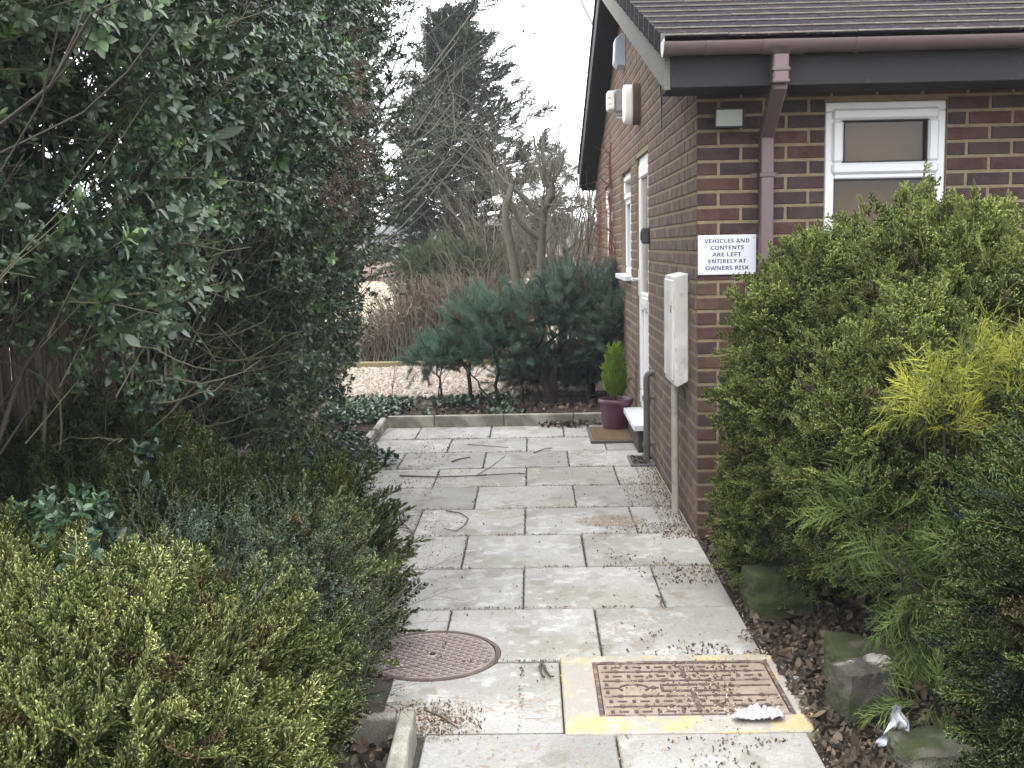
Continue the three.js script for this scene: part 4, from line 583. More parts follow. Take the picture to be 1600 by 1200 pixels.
// ───────────────────────── left: the tall evergreen hedge and what grows before it ─────────────────────────
{
  const hg = tag(base('evergreen_shrub', [-1.7, 0, -5.6]), 'huge dark glossy-leaved evergreen shrub filling the left side of the path', 'shrub');
  const r = rngOf(101), pts = [];
  const face = (y, z) => -1.14 - 0.1 * sstep(-6.2, -8.5, z) + 0.3 * (fbm(z * 1.3, y * 1.3, 4, 3) - 0.5) - 0.35 * sstep(3.0, 4.3, y) + 0.2 * sstep(1.4, 2.6, y) * sstep(4.2, 2.8, y) - 0.28 * sstep(-3.6, -2.6, z) - 0.18 * sstep(1.5, 0.5, y);
  let guard = 0; const want = 42000, sticks = [];
  while (pts.length < want && guard++ < 300000) {
    const z = lerp(-3.0, -8.35, r()), y = lerp(0.12, 4.5, r()), dp = r() ** 1.5 * 1.35; let x = face(y, z) - dp; if (z < -7.9) x -= (z + 7.9) ** 2 * -0.2;
    const hollow = Math.max(sstep(1.45, 1.15, y) * sstep(-6.3, -5.5, z), sstep(1.6, 1.25, y) * sstep(0.3, 0.5, y) * sstep(-5.9, -5.3, z) * sstep(-3.6, -4.2, z) * 1.06); const right = sstep(0.75, 0.4, y) * (1 - sstep(-6.3, -5.5, z));
    if (r() < hollow * 0.93 || r() < right * 0.8) continue;
    const clump = fbm(x * 2.2 + 4, y * 2.2, z * 2.2, 3); if (clump < 0.46 && r() < 0.93) continue;
    const f = V(1, 0, 0.25).add(V((r() - 0.5) * 1.4, 0.3 + (r() - 0.5) * 1.4, (r() - 0.5) * 1.4)).normalize(), n = 3 + Math.floor(r() * 7), R = 0.05 + r() * 0.06, sz = 0.65 + r() * 0.6, o = V(x, y, z); sticks.push([o, f, R]);
    for (let k = 0; k < n; k++) { const t = k / n; const p = o.clone().addScaledVector(f, (t - 0.6) * R * 3).add(V((r() - 0.5) * R * 1.6, (r() - 0.5) * R * 1.6, (r() - 0.5) * R * 1.6)); pts.push({ p, ax: f.clone().add(V((r() - 0.5) * 1.3, (r() - 0.4) * 1.3, (r() - 0.5) * 1.3)).normalize(), dp, sz: sz * (0.75 + r() * 0.45), tone: clump }); }
  }
  const end = mound([{ c: [-1.75, 2.2, -7.9], r: [0.62, 1.9, 0.5] }, { c: [-1.55, 3.4, -7.2], r: [0.62, 1.0, 0.8] }], 1500, 103, { depth: 0.5, up: 0.3, low: -0.8 }); for (const q of end) pts.push(q);
  const colr = (q, r) => { const y = r(); return y < 0.05 ? rgb([0.07, 0.14, 0.035], [0.1, 0.17, 0.05], r(), r) : rgb([0.018, 0.036, 0.018], [0.068, 0.105, 0.052], clamp(r() * 0.75 + ((q.tone ?? 0.5) - 0.5) * 1.6, 0, 1), r, 0.35); };
  const singles = [], many = []; // the nearest whorls are picked out one by one
  const cam = V(0, 1.537, 0), fwd = camera.getWorldDirection(V()); for (const q of pts) { const d = q.p.clone().sub(cam), dist = d.length(); if (q.dp < 0.12 && dist < 5.4 && d.normalize().dot(fwd) > 0.9 && q.p.y < 2.9 && singles.length < 150 && q.p.y > 0.6) singles.push(q); else many.push(q); }
  const singleMats = [[0.022, 0.048, 0.028], [0.03, 0.062, 0.034], [0.018, 0.038, 0.024], [0.05, 0.1, 0.035]].map(c => std({ rgb: c, roughness: 0.33, side: THREE.DoubleSide, vertexColors: true })); const r5 = rngOf(109);
  for (const q of singles) { const m = mesh('leaf_cluster', G.whorl[Math.floor(r5() * 3)], singleMats[r5() < 0.08 ? 3 : Math.floor(r5() * 3)], hg); m.applyMatrix4(place(sub(q.p, hg), q.ax, r5() * 6.28, 0.5 + r5() * 0.3)); }
  const rag = []; for (let i = 0; i < 75; i++) { const z = lerp(-6.6, -8.2, r()), y = lerp(0.9, 3.5, r()), o = V(face(y, z) - 0.1, y, z), d = V(0.8 + r() * 0.4, 0.1 + (r() - 0.3) * 1.0, (r() - 0.5) * 0.8).normalize(), L = 0.2 + r() * 0.28; rag.push([o, d, L]); const n = 3 + Math.floor(r() * 5); for (let k = 0; k < n; k++) many.push({ p: o.clone().addScaledVector(d, L * (0.4 + 0.6 * (k + 1) / n)), ax: d.clone().add(V((r() - 0.5) * 0.9, (r() - 0.3) * 0.9, (r() - 0.5) * 0.9)).normalize(), dp: 0, sz: 0.9, tone: 0.5 }); }
  foliage('leaves', G.whorl, M.leaf, mound([{ c: [-2.75, 2.7, -4.6], r: [0.6, 1.7, 1.7] }, { c: [-2.4, 2.4, -3.4], r: [0.5, 1.4, 0.8] }, { c: [-2.3, 2.9, -4.1], r: [0.4, 1.2, 1.2] }], 7000, 108, { depth: 0.6, low: -1, jit: 0.9 }), hg, 110, colrDark, 1.25, 0.5);
  foliage('leaves', G.whorl, M.leaf, many, hg, 104, colr, 0.6, 0.6);
  // stems and bare lichen-grey twigs
  const wb = new MB(), r2 = rngOf(105), hgp = hg.position; const rel = (x, y, z) => V(x - hgp.x, y, z - hgp.z);
  for (let i = 0; i < 16; i++) { const z = lerp(-3.2, -7.8, (i + r2() * 0.8) / 16), x = -1.85 - r2() * 0.3; const d = V(-0.05 + (r2() - 0.5) * 0.3, 1, (r2() - 0.5) * 0.8).normalize(); grow(wb, rel(x, 0, z), d, 1.5 + r2() * 0.7, 0.02 + r2() * 0.022, 2, r2, { wig: 0.5, up: 0.06, kids: [0, 4, 4], spread: 0.55 }); }
  wb.build('stems', M.barkDark, hg);
  const tw = new MB(); for (let i = 0; i < 95; i++) { const z = lerp(-3.7, -6.8, r2()), y = lerp(0.35, 2.6, r2() ** 1.3), x = face(y, z) - 0.45 + r2() * 0.4; grow(tw, rel(x, y, z), V(0.6 + (r2() - 0.5), (r2() - 0.35) * 2.0, (r2() - 0.5) * 1.4).normalize(), 0.25 + r2() * 0.25, 0.0042, 2, r2, { wig: 1.0, up: 0, kids: [0, 3, 3], spread: 0.8 }); }
  for (const [o, d, L] of rag) tw.tube([rel(o.x, o.y, o.z).addScaledVector(d, -0.25), rel(o.x, o.y, o.z).addScaledVector(d, L * 0.4), rel(o.x, o.y, o.z).addScaledVector(d, L)], t => 0.0035 * (1 - 0.5 * t), 3, false);
  for (const [o, f, R] of sticks) if (r2() < 0.55) tw.tube([rel(o.x, o.y, o.z).addScaledVector(f, -0.22 - r2() * 0.15).add(V(0, -0.06 * r2(), 0)), rel(o.x, o.y, o.z).addScaledVector(f, -0.08).add(V((r2() - 0.5) * 0.03, (r2() - 0.5) * 0.03, 0)), rel(o.x, o.y, o.z).addScaledVector(f, R)], t => 0.003 * (1 - 0.5 * t), 3, false);
  for (let i = 0; i < 70; i++) { const z = lerp(-3.2, -7.6, r2()), y = lerp(1.0, 3.1, r2()), x = face(y, z) - 0.12; grow(tw, rel(x, y, z), V(0.5 + r2() * 0.6, (r2() - 0.3) * 1.4, (r2() - 0.5) * 1.4).normalize(), 0.16 + r2() * 0.22, 0.0035, 1, r2, { wig: 0.8, up: 0.02, kids: [0, 3], spread: 0.8 }); }
  tw.build('twigs', M.barkLichen, hg);
  // faded flower heads
  const pn = []; const r3 = rngOf(106); for (let i = 0; i < 85; i++) { const z = lerp(-5.0, -7.6, r3()), y = lerp(1.7, 3.2, r3()); if (fbm(z * 1.8, y * 1.8, 9, 2) < 0.48) continue; pn.push({ p: V(face(y, z) + 0.02 + r3() * 0.05, y, z), ax: V(1, 0.6 + (r3() - 0.5), (r3() - 0.2)).normalize() }); }
  foliage('flower_heads', G.panicle, M.litter, pn, hg, 107, (q, r) => rgb([0.07, 0.05, 0.038], [0.14, 0.1, 0.075], r(), r), 1.5);
}
{ // long-leaved shrub through the top left
  const s = tag(base('long_leaved_shrub', [-1.25, 0, -4.3]), 'shrub with long narrow drooping leaves growing through the top of the hedge', 'shrub'); const r = rngOf(121), pts = [];
  for (let i = 0; i < 46; i++) { const t = r(); pts.push({ p: V(-1.08 - r() * 0.2, lerp(1.95, 2.75, r()), lerp(-3.9, -5.6, t)), ax: V(0.6 + r() * 0.4, (r() - 0.7) * 0.9, (r() - 0.5)).normalize() }); }
  for (let i = 0; i < 0; i++) { const p = at(575 + r() * 60, 100 + r() * 110, -5.2); pts.push({ p, ax: V(0.7, -0.5, (r() - 0.5)).normalize() }); }
  foliage('leaves', G.longLeaf, M.leafMatt, pts, s, 122, (q, r) => rgb([0.03, 0.055, 0.035], [0.055, 0.085, 0.055], r(), r), 0.72);
  const mb = new MB(); for (let i = 0; i < 5; i++) grow(mb, V(-0.35 - r() * 0.3, 0.1, (r() - 0.5) * 1.2), V(0.12, 1, (r() - 0.5) * 0.4).normalize(), 2.0, 0.011, 1, r, { wig: 0.25, up: 0.1, kids: [0, 3], spread: 0.4 }); for (const q of pts) if (r() < 0.7) mb.tube(wander(V(-0.35, q.p.y - 0.35, q.p.z + 4.3), sub(q.p, s), 5, 0.06, r), 0.004, 4, false); mb.build('stems', M.barkGrey, s);
}
{ // hurdle fence glimpsed through the hollow of the hedge
  const f = tag(base('slatted_fence', [-2.25, 0, -5.6]), 'dark brown slatted wooden fence half hidden behind the hedge', 'fence'); const r = rngOf(131);
  for (const z of [-3.4, -1.5, 0.22, 2.2]) mesh('post', box(-0.045, 0.045, 0, 1.5, z - 0.045, z + 0.045, 0.006), M.fence, f);
  for (const y of [0.42, 0.98, 1.36]) mesh('rail', box(0.046, 0.075, y - 0.04, y + 0.04, -3.5, 2.4, 0.004), M.fence, f);
  const slats = [box(0.0765, 0.09, 0.12, 1.46, -0.016, 0.016, 0.003), box(0.0765, 0.092, 0.1, 1.44, -0.013, 0.013, 0.003), box(0.0765, 0.088, 0.12, 1.45, -0.018, 0.018, 0.003)]; const mats = [[0.11, 0.08, 0.062], [0.08, 0.06, 0.048], [0.14, 0.11, 0.085]].map(c => textured(T.wood, 0.003, { rgb: c }));
  for (let i = 0; i < 130; i++) { const m = mesh('slat', slats[Math.floor(r() * 3)], mats[Math.floor(r() * 3)], f); m.position.set((r() - 0.5) * 0.004, (r() - 0.5) * 0.03, -3.45 + i * 0.0455); m.rotation.x = (r() - 0.5) * 0.02; }
}
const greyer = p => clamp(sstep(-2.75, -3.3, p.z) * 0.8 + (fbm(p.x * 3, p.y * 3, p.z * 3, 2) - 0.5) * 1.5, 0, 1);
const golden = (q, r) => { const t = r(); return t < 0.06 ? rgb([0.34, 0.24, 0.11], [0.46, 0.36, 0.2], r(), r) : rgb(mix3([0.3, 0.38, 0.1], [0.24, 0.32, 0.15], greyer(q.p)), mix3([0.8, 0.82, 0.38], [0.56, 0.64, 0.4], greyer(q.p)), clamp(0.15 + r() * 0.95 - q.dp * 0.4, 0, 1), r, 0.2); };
{
  const j = tag(base('golden_juniper', [-0.95, 0, -2.8]), 'feathery yellow-green juniper mound at the lower left corner', 'juniper');
  const els = [{ c: [-1.08, 0.1, -2.45], r: [0.38, 0.46, 0.44] }, { c: [-0.91, 0.1, -3.0], r: [0.19, 0.38, 0.32] }, { c: [-1.45, 0.12, -2.9], r: [0.46, 0.46, 0.54] }, { c: [-0.85, 0.04, -2.5], r: [0.15, 0.3, 0.32] }, { c: [-0.8, 0.22, -3.6], r: [0.08, 0.36, 0.14] }];
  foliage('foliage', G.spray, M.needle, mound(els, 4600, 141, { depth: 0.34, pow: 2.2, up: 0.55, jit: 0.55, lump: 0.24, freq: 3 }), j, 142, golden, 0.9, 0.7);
  const mb = new MB(), r = rngOf(143); for (let i = 0; i < 26; i++) { const e = els[i % 5]; grow(mb, V(-0.1 + (r() - 0.5) * 0.4, 0, (r() - 0.5) * 0.5), V(e.c[0] + 0.95 + (r() - 0.5) * 0.6, 0.5 + r() * 0.6, e.c[2] + 2.8 + (r() - 0.5) * 0.6).normalize(), 0.5, 0.012, 2, r, { wig: 0.35, up: 0.08, kids: [0, 3, 4] }); } mb.build('branches', M.bark, j);
}
{
  const j = tag(base('dark_juniper', [-1.25, 0, -4.0]), 'dull dark green conifer in the shade between the hedge and the golden juniper', 'juniper');
  const els = [{ c: [-1.3, 0.22, -3.9], r: [0.42, 0.46, 0.5] }, { c: [-0.95, 0.18, -4.2], r: [0.3, 0.42, 0.45] }, { c: [-1.7, 0.25, -4.2], r: [0.5, 0.55, 0.5] }];
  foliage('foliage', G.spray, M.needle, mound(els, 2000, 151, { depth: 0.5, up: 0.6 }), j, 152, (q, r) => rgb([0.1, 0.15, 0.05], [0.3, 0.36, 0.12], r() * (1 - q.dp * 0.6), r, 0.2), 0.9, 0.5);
  const mb = new MB(), r = rngOf(153); for (let i = 0; i < 14; i++) grow(mb, V((r() - 0.5) * 0.5, 0, (r() - 0.5) * 0.5), V((r() - 0.5), 0.9, (r() - 0.5)).normalize(), 0.45, 0.012, 2, r, { wig: 0.35, up: 0.08, kids: [0, 3, 4] }); mb.build('branches', M.bark, j);
}
{
  const c = tag(base('small_leaved_shrub', [-0.8, 0, -3.5]), 'wiry dark shrub with tiny leaves poking through the golden juniper', 'shrub'); const r = rngOf(161);
  const els = [{ c: [-0.86, 0.32, -3.45], r: [0.26, 0.38, 0.3] }, { c: [-0.68, 0.18, -3.4], r: [0.09, 0.2, 0.2] }, { c: [-1.1, 0.35, -3.2], r: [0.35, 0.38, 0.3] }];
  foliage('leaves', G.small, M.leafMatt, mound(els, 1100, 162, { depth: 0.5, up: 0.5, jit: 0.7 }), c, 163, (q, r) => rgb([0.02, 0.04, 0.02], [0.055, 0.085, 0.045], r(), r), 0.8, 0.5);
  const mb = new MB(); for (let i = 0; i < 34; i++) grow(mb, V((r() - 0.5) * 0.3, 0, (r() - 0.5) * 0.3), V((r() - 0.45) * 1.2, 0.9, (r() - 0.5) * 1.2).normalize(), 0.42, 0.005, 2, r, { wig: 0.4, up: 0.0, kids: [0, 4, 4] }); mb.build('stems', M.twig, c);
}
{ // low rosettes at the far left edge and leaves spilling at the foot of the hedge
  const s = tag(base('low_laurel', [-1.5, 0, -3.3]), 'low clump of glossy dark leaves at the left edge above the golden juniper', 'shrub'); foliage('leaves', G.whorl, M.leaf, mound([{ c: [-1.38, 0.55, -3.1], r: [0.22, 0.3, 0.3] }], 240, 171, { depth: 0.7 }), s, 172, (q, r) => rgb([0.02, 0.045, 0.025], [0.04, 0.08, 0.04], r(), r, 0.2), 0.7); const mb = new MB(), r = rngOf(173); for (let i = 0; i < 8; i++) grow(mb, V((r() - 0.5) * 0.2, 0, (r() - 0.5) * 0.2), V((r() - 0.3) * 0.6, 1, (r() - 0.3) * 0.5).normalize(), 0.55, 0.009, 1, r, { wig: 0.3, up: 0.1, kids: [0, 4] }); mb.build('stems', M.bark, s);
  const t = tag(base('trailing_evergreen', [-1.35, 0, -7.6]), 'trailing dark leaves spilling onto the left edge of the slabs', 'ground cover'); foliage('leaves', G.whorl, M.leaf, mound([{ c: [-1.38, 0.05, -7.5], r: [0.16, 0.3, 0.7] }, { c: [-1.35, 0.1, -6.4], r: [0.16, 0.35, 0.5] }, { c: [-1.3, 0.0, -8.2], r: [0.12, 0.14, 0.3] }, { c: [-1.12, 0.0, -7.75], r: [0.14, 0.1, 0.14] }], 420, 174, { depth: 0.6 }), t, 175, colrDark, 0.85); const mb2 = new MB(); for (let i = 0; i < 14; i++) grow(mb2, V((r() - 0.5) * 0.2, 0, (r() - 0.5) * 1.4), V((r() - 0.4), 0.7, (r() - 0.5)).normalize(), 0.25, 0.005, 1, r, { wig: 0.4, up: 0, kids: [0, 4] }); mb2.build('stems', M.twig, t);
}
function colrDark(q, r) { return rgb([0.016, 0.036, 0.024], [0.035, 0.065, 0.04], r(), r, 0.25); }
// ───────────────────────── right: junipers and rocks ─────────────────────────
{
  const j = tag(base('spreading_juniper', [1.6, 0.1, -4.4]), 'big grey-green juniper in front of the brick wall, covering the lower window', 'juniper');
  const els = [{ c: [1.17, 0.78, -4.6], r: [0.29, 0.7, 0.38] }, { c: [1.68, 0.84, -4.45], r: [0.46, 0.74, 0.55] }, { c: [2.25, 0.86, -4.3], r: [0.58, 0.68, 0.6] }, { c: [1.42, 0.95, -4.55], r: [0.32, 0.64, 0.4] }, { c: [1.36, 0.66, -4.0], r: [0.34, 0.54, 0.36] }, { c: [1.1, 0.3, -4.75], r: [0.22, 0.34, 0.3] }, { c: [2.0, 0.7, -3.6], r: [0.5, 0.6, 0.4] }];
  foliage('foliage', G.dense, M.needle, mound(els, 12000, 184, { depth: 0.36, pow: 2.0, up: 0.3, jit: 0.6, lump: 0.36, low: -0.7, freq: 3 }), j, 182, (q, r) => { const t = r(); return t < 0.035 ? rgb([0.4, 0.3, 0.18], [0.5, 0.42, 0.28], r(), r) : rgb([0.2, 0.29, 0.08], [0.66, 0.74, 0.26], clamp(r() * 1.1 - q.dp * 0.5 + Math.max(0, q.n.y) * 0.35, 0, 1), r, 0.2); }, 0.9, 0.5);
  foliage('foliage', G.spray, M.needle, mound(els, 1900, 184, { depth: 0.1, up: 0.45, jit: 0.6, lump: 0.36, low: -0.5, freq: 3, keep: p => fbm(p.x * 4, p.y * 4, p.z * 4, 2) > 0.47 }), j, 185, (q, r) => rgb([0.36, 0.46, 0.13], [0.74, 0.8, 0.3], r(), r, 0.2), 0.62, 0.6);
  const mb = new MB(), r = rngOf(183); for (let i = 0; i < 24; i++) grow(mb, V(-0.1 + (r() - 0.5) * 0.7, 0.02, (r() - 0.5) * 0.5), V((r() - 0.2) * 1.2, 0.8, (r() - 0.4) * 0.8).normalize(), 0.55, 0.016, 3, r, { wig: 0.4, up: 0.05, kids: [0, 3, 3, 4] }); mb.build('branches', M.bark, j);
}
{
  const t = tag(base('golden_thread_cypress', [1.5, 0.1, -3.7]), 'bright yellow thread-leaved cypress against the juniper at right', 'cypress');
  foliage('foliage', G.thread, M.needle, mound([{ c: [1.4, 1.02, -3.5], r: [0.2, 0.09, 0.16] }, { c: [1.62, 1.06, -3.55], r: [0.2, 0.1, 0.16] }, { c: [1.27, 0.95, -3.45], r: [0.11, 0.07, 0.1] }], 130, 191, { depth: 0.8, up: 0.3, low: -0.4, jit: 0.7 }), t, 192, (q, r) => rgb([0.14, 0.18, 0.03], [0.5, 0.5, 0.07], r(), r, 0.25), 0.7, 0.7);
  const mb = new MB(), r = rngOf(193); for (let i = 0; i < 9; i++) mb.tube(wander(V(0, 0, -0.1), V(-0.25 + i * 0.06, 0.85 + r() * 0.12, 0.1 + r() * 0.1), 6, 0.06, r), q => 0.011 * (1 - q * 0.7), 5, false); mb.build('branches', M.bark, t);
}
{
  const t = tag(base('green_thread_cypress', [1.35, 0.1, -3.5]), 'fresh green thread-leaved cypress drooping over the rocks', 'cypress');
  foliage('foliage', G.thread, M.needle, mound([{ c: [1.34, 0.42, -3.5], r: [0.2, 0.2, 0.16] }, { c: [1.12, 0.6, -3.7], r: [0.1, 0.1, 0.12] }, { c: [1.2, 0.14, -3.22], r: [0.1, 0.04, 0.07] }, { c: [1.5, 0.45, -3.35], r: [0.16, 0.24, 0.16] }], 420, 194, { depth: 0.9, up: 0.05, low: -0.9, jit: 0.6 }), t, 195, (q, r) => rgb([0.05, 0.09, 0.02], [0.24, 0.33, 0.08], r() ** 1.3, r, 0.25), 0.66, 0.7);
  const mb = new MB(), r = rngOf(196); for (let i = 0; i < 14; i++) mb.tube(wander(V(0.05, 0, -0.05), V(-0.3 + i * 0.05, 0.2 + r() * 0.45, 0.1 + r() * 0.2), 6, 0.08, r), q => 0.01 * (1 - q * 0.7), 5, false); mb.build('branches', M.bark, t);
}
{
  const t = tag(base('dark_conifer_bush', [1.45, 0.1, -2.8]), 'dark green conifer bush at the right edge nearest the camera', 'conifer');
  foliage('foliage', G.spray, M.needle, mound([{ c: [1.47, 0.55, -2.75], r: [0.25, 0.48, 0.3] }, { c: [1.66, 0.45, -2.5], r: [0.35, 0.62, 0.4] }, { c: [1.5, 0.14, -2.7], r: [0.22, 0.22, 0.22] }], 2200, 201, { depth: 0.5, up: 0.3, low: -0.6, lump: 0.3 }), t, 202, (q, r) => { const k = r(); return k < 0.05 ? rgb([0.22, 0.17, 0.06], [0.3, 0.24, 0.1], r(), r) : k < 0.12 ? rgb([0.1, 0.16, 0.13], [0.14, 0.2, 0.17], r(), r) : rgb([0.13, 0.2, 0.06], [0.38, 0.48, 0.17], r(), r, 0.2); }, 0.8, 0.5);
  const mb = new MB(), r = rngOf(203); for (let i = 0; i < 14; i++) grow(mb, V((r() - 0.5) * 0.3, 0, (r() - 0.5) * 0.3), V((r() - 0.5), 0.9, (r() - 0.5)).normalize(), 0.5, 0.014, 2, r, { wig: 0.35, up: 0.06, kids: [0, 3, 4] }); mb.build('branches', M.bark, t);
}
function rock(label, x, y, z, sx, sy, sz, turn, seed, moss, base_ = [0.26, 0.25, 0.22], sq = 0.55, white = 0) {
  const g = new THREE.IcosahedronGeometry(1, 14), p = g.attributes.position, n = [], cl = [];
  for (let i = 0; i < p.count; i++) { const d = V(p.getX(i), p.getY(i), p.getZ(i)), m = Math.max(Math.abs(d.x), Math.abs(d.y), Math.abs(d.z)), k = lerp(1, 1 / m, sq) * 0.86; const b = 1 + (fbm(d.x * 1.6 + seed, d.y * 1.6, d.z * 1.6, 4) - 0.5) * 0.42 + (Math.abs(fbm(d.x * 4 + seed, d.y * 4, d.z * 4, 2) - 0.5)) * -0.12; p.setXYZ(i, d.x * k * b * sx, d.y * k * b * sy, d.z * k * b * sz); }
  g.computeVertexNormals(); const nn = g.attributes.normal, uv = []; for (let i = 0; i < p.count; i++) { const x = p.getX(i), yy = p.getY(i), zz = p.getZ(i), q = fbm(x * 14 + seed, yy * 14, zz * 14, 3), ms = clamp((q - 0.5 + moss * 0.6 + (x < 0 ? 0.06 : -0.06)) * 5, 0, 1), wh = white * sstep(0.75, 0.95, nn.getY(i)) * sstep(0.4, 0.55, q); let c = mix3(base_, [0.075, 0.105, 0.028], ms * 0.9); c = mix3(c, [0.75, 0.75, 0.74], wh); cl.push(...c); uv.push(x + yy * 0.3, zz + yy * 0.7); }
  g.setAttribute('color', new THREE.Float32BufferAttribute(cl, 3)); g.setAttribute('uv', new THREE.Float32BufferAttribute(uv, 2));
  const gn = g; { const P = gn.attributes.position, U = gn.attributes.uv; for (let i = 0; i < P.count; i += 3) { const A = V().fromBufferAttribute(P, i), B = V().fromBufferAttribute(P, i + 1), C = V().fromBufferAttribute(P, i + 2), N = B.clone().sub(A).cross(C.clone().sub(A)), ax = Math.abs(N.x), ay = Math.abs(N.y), az = Math.abs(N.z); [A, B, C].forEach((q, k) => U.setXY(i + k, ay >= ax && ay >= az ? q.x : ax >= az ? q.z : q.x, ay >= ax && ay >= az ? q.z : q.y)); } }
  const m = mesh('rock', gn, M.stone); m.position.set(x, y, z); m.rotation.y = turn; tag(m, label, 'rock');
}
rock('square mossy green stone block at the edge of the slabs below the juniper', 1.0, 0.09, -4.5, 0.16, 0.12, 0.14, 0.15, 3, 0.55, [0.12, 0.12, 0.09], 0.75);
rock('flat-topped mossy rock behind the pale-topped one, under the green thread cypress', 1.17, 0.06, -3.72, 0.2, 0.1, 0.15, -0.2, 17, 0.25, [0.2, 0.18, 0.14], 0.6);
rock('angular dark rock with a white patch on top, beside the yellow manhole surround', 1.05, 0.075, -3.46, 0.115, 0.125, 0.085, 0.3, 29, 0.02, [0.13, 0.125, 0.11], 0.75, 1);
rock('broad flat grey-green slab of rock at the bottom right near the bag', 1.2, 0.02, -3.1, 0.19, 0.075, 0.11, 0.15, 41, 0.1, [0.25, 0.26, 0.215], 0.7);
rock('small grey stone between the wall corner and the mossy block', 1.02, 0.06, -5.2, 0.09, 0.13, 0.1, 0.5, 53, 0.15, [0.2, 0.2, 0.18], 0.5);
// ───────────────────────── beyond the path ─────────────────────────
{ // pot with a little conifer
  const p = tag(base('plant_pot', [0.675, 0, -9.1]), 'round plum-purple glazed pot beside the white door', 'plant pot');
  const L = [[0.001, 0.004], [0.098, 0], [0.105, 0.01], [0.128, 0.2], [0.132, 0.225], [0.143, 0.232], [0.147, 0.25], [0.144, 0.268], [0.134, 0.272], [0.127, 0.262], [0.125, 0.235], [0.001, 0.232]].map(q => new THREE.Vector2(...q)); const g = new THREE.LatheGeometry(L, 40); mesh('pot', g, M.pot, p); const s = new THREE.CylinderGeometry(0.122, 0.12, 0.01, 24); s.translate(0, 0.24, 0); mesh('compost', s, M.soil, p);
  const c = tag(base('potted_conifer', [0.675, 0.24, -9.1]), 'small bright lime-green cone-shaped conifer growing in the purple pot', 'conifer'); const r = rngOf(211), pts = [];
  for (let i = 0; i < 420; i++) { const t = r() ** 0.85, h = 0.02 + 0.37 * t, a = r() * 6.28, R = 0.066 * Math.sin(Math.min(1, (1 - t) * 1.25 + 0.05) * Math.PI / 2) * (0.55 + 0.45 * r()) * Math.min(1, 0.55 + t * 2); pts.push({ p: V(0.675 + Math.cos(a) * R, 0.24 + h, -9.1 + Math.sin(a) * R), ax: V(Math.cos(a) * 0.5, 1, Math.sin(a) * 0.5).add(V((r() - 0.5) * 0.5, 0, (r() - 0.5) * 0.5)).normalize(), dp: r() }); }
  foliage('foliage', G.spray, M.needle, pts, c, 212, (q, r) => rgb([0.55, 0.85, 0.08], [0.78, 0.97, 0.16], r(), r, 0.15), 0.4, 0.6); const mb = new MB(); mb.tube([V(0, -0.01, 0), V(0.003, 0.15, 0), V(0, 0.33, 0)], q => 0.007 * (1 - q * 0.7), 6, false); mb.build('stem', M.bark, c);
}
{ // gravel drive with timber edging
  const gr = mesh('gravel_drive', sheet(-7, -0.35, -14.0, -11.35, 60, 24, (x, z) => 0.012 + (fbm(x * 2, z * 2, 1, 2) - 0.5) * 0.02), std({ rgb: [0.18, 0.15, 0.12], roughness: 1 })); gr.userData.kind = 'structure';
  const r = rngOf(221), L = [], C = []; const peb = new THREE.DodecahedronGeometry(0.021, 0); for (let i = 0; i < 15000; i++) { const x = lerp(-3.2, -0.1, r()), z = lerp(-14.0, -11.2, r() ** 0.9), fade = sstep(-11.2, -11.9, z) * sstep(-0.1, -0.7, x); if (r() > 0.25 + fade) continue; const s = 0.6 + r() * 0.9; L.push(new THREE.Matrix4().compose(V(x, 0.022 + r() * 0.012, z), new THREE.Quaternion().setFromEuler(new THREE.Euler(r() * 6, r() * 6, r() * 6)), V(s * 1.25, s * 0.7, s))); const k = r(); C.push(k < 0.6 ? rgb([0.25, 0.205, 0.17], [0.37, 0.325, 0.285], r(), r) : k < 0.85 ? rgb([0.2, 0.14, 0.1], [0.28, 0.21, 0.16], r(), r) : rgb([0.2, 0.18, 0.16], [0.3, 0.27, 0.24], r(), r)); }
  tag(scatter('gravel', peb, M.pebble, L, scene, C), 'pale pinkish gravel of the drive beyond the low bushes', 'gravel', null, 'stuff');
  const e = tag(base('timber_edging', [-1.2, 0, -14.15]), 'long weathered timber edging lying along the back of the gravel', 'edging'); const mb = new MB(); mb.box(-3.5, 2.5, -0.02, 0.1, -0.05, 0.05, 0.012); mb.build('beam', M.log, e);
}
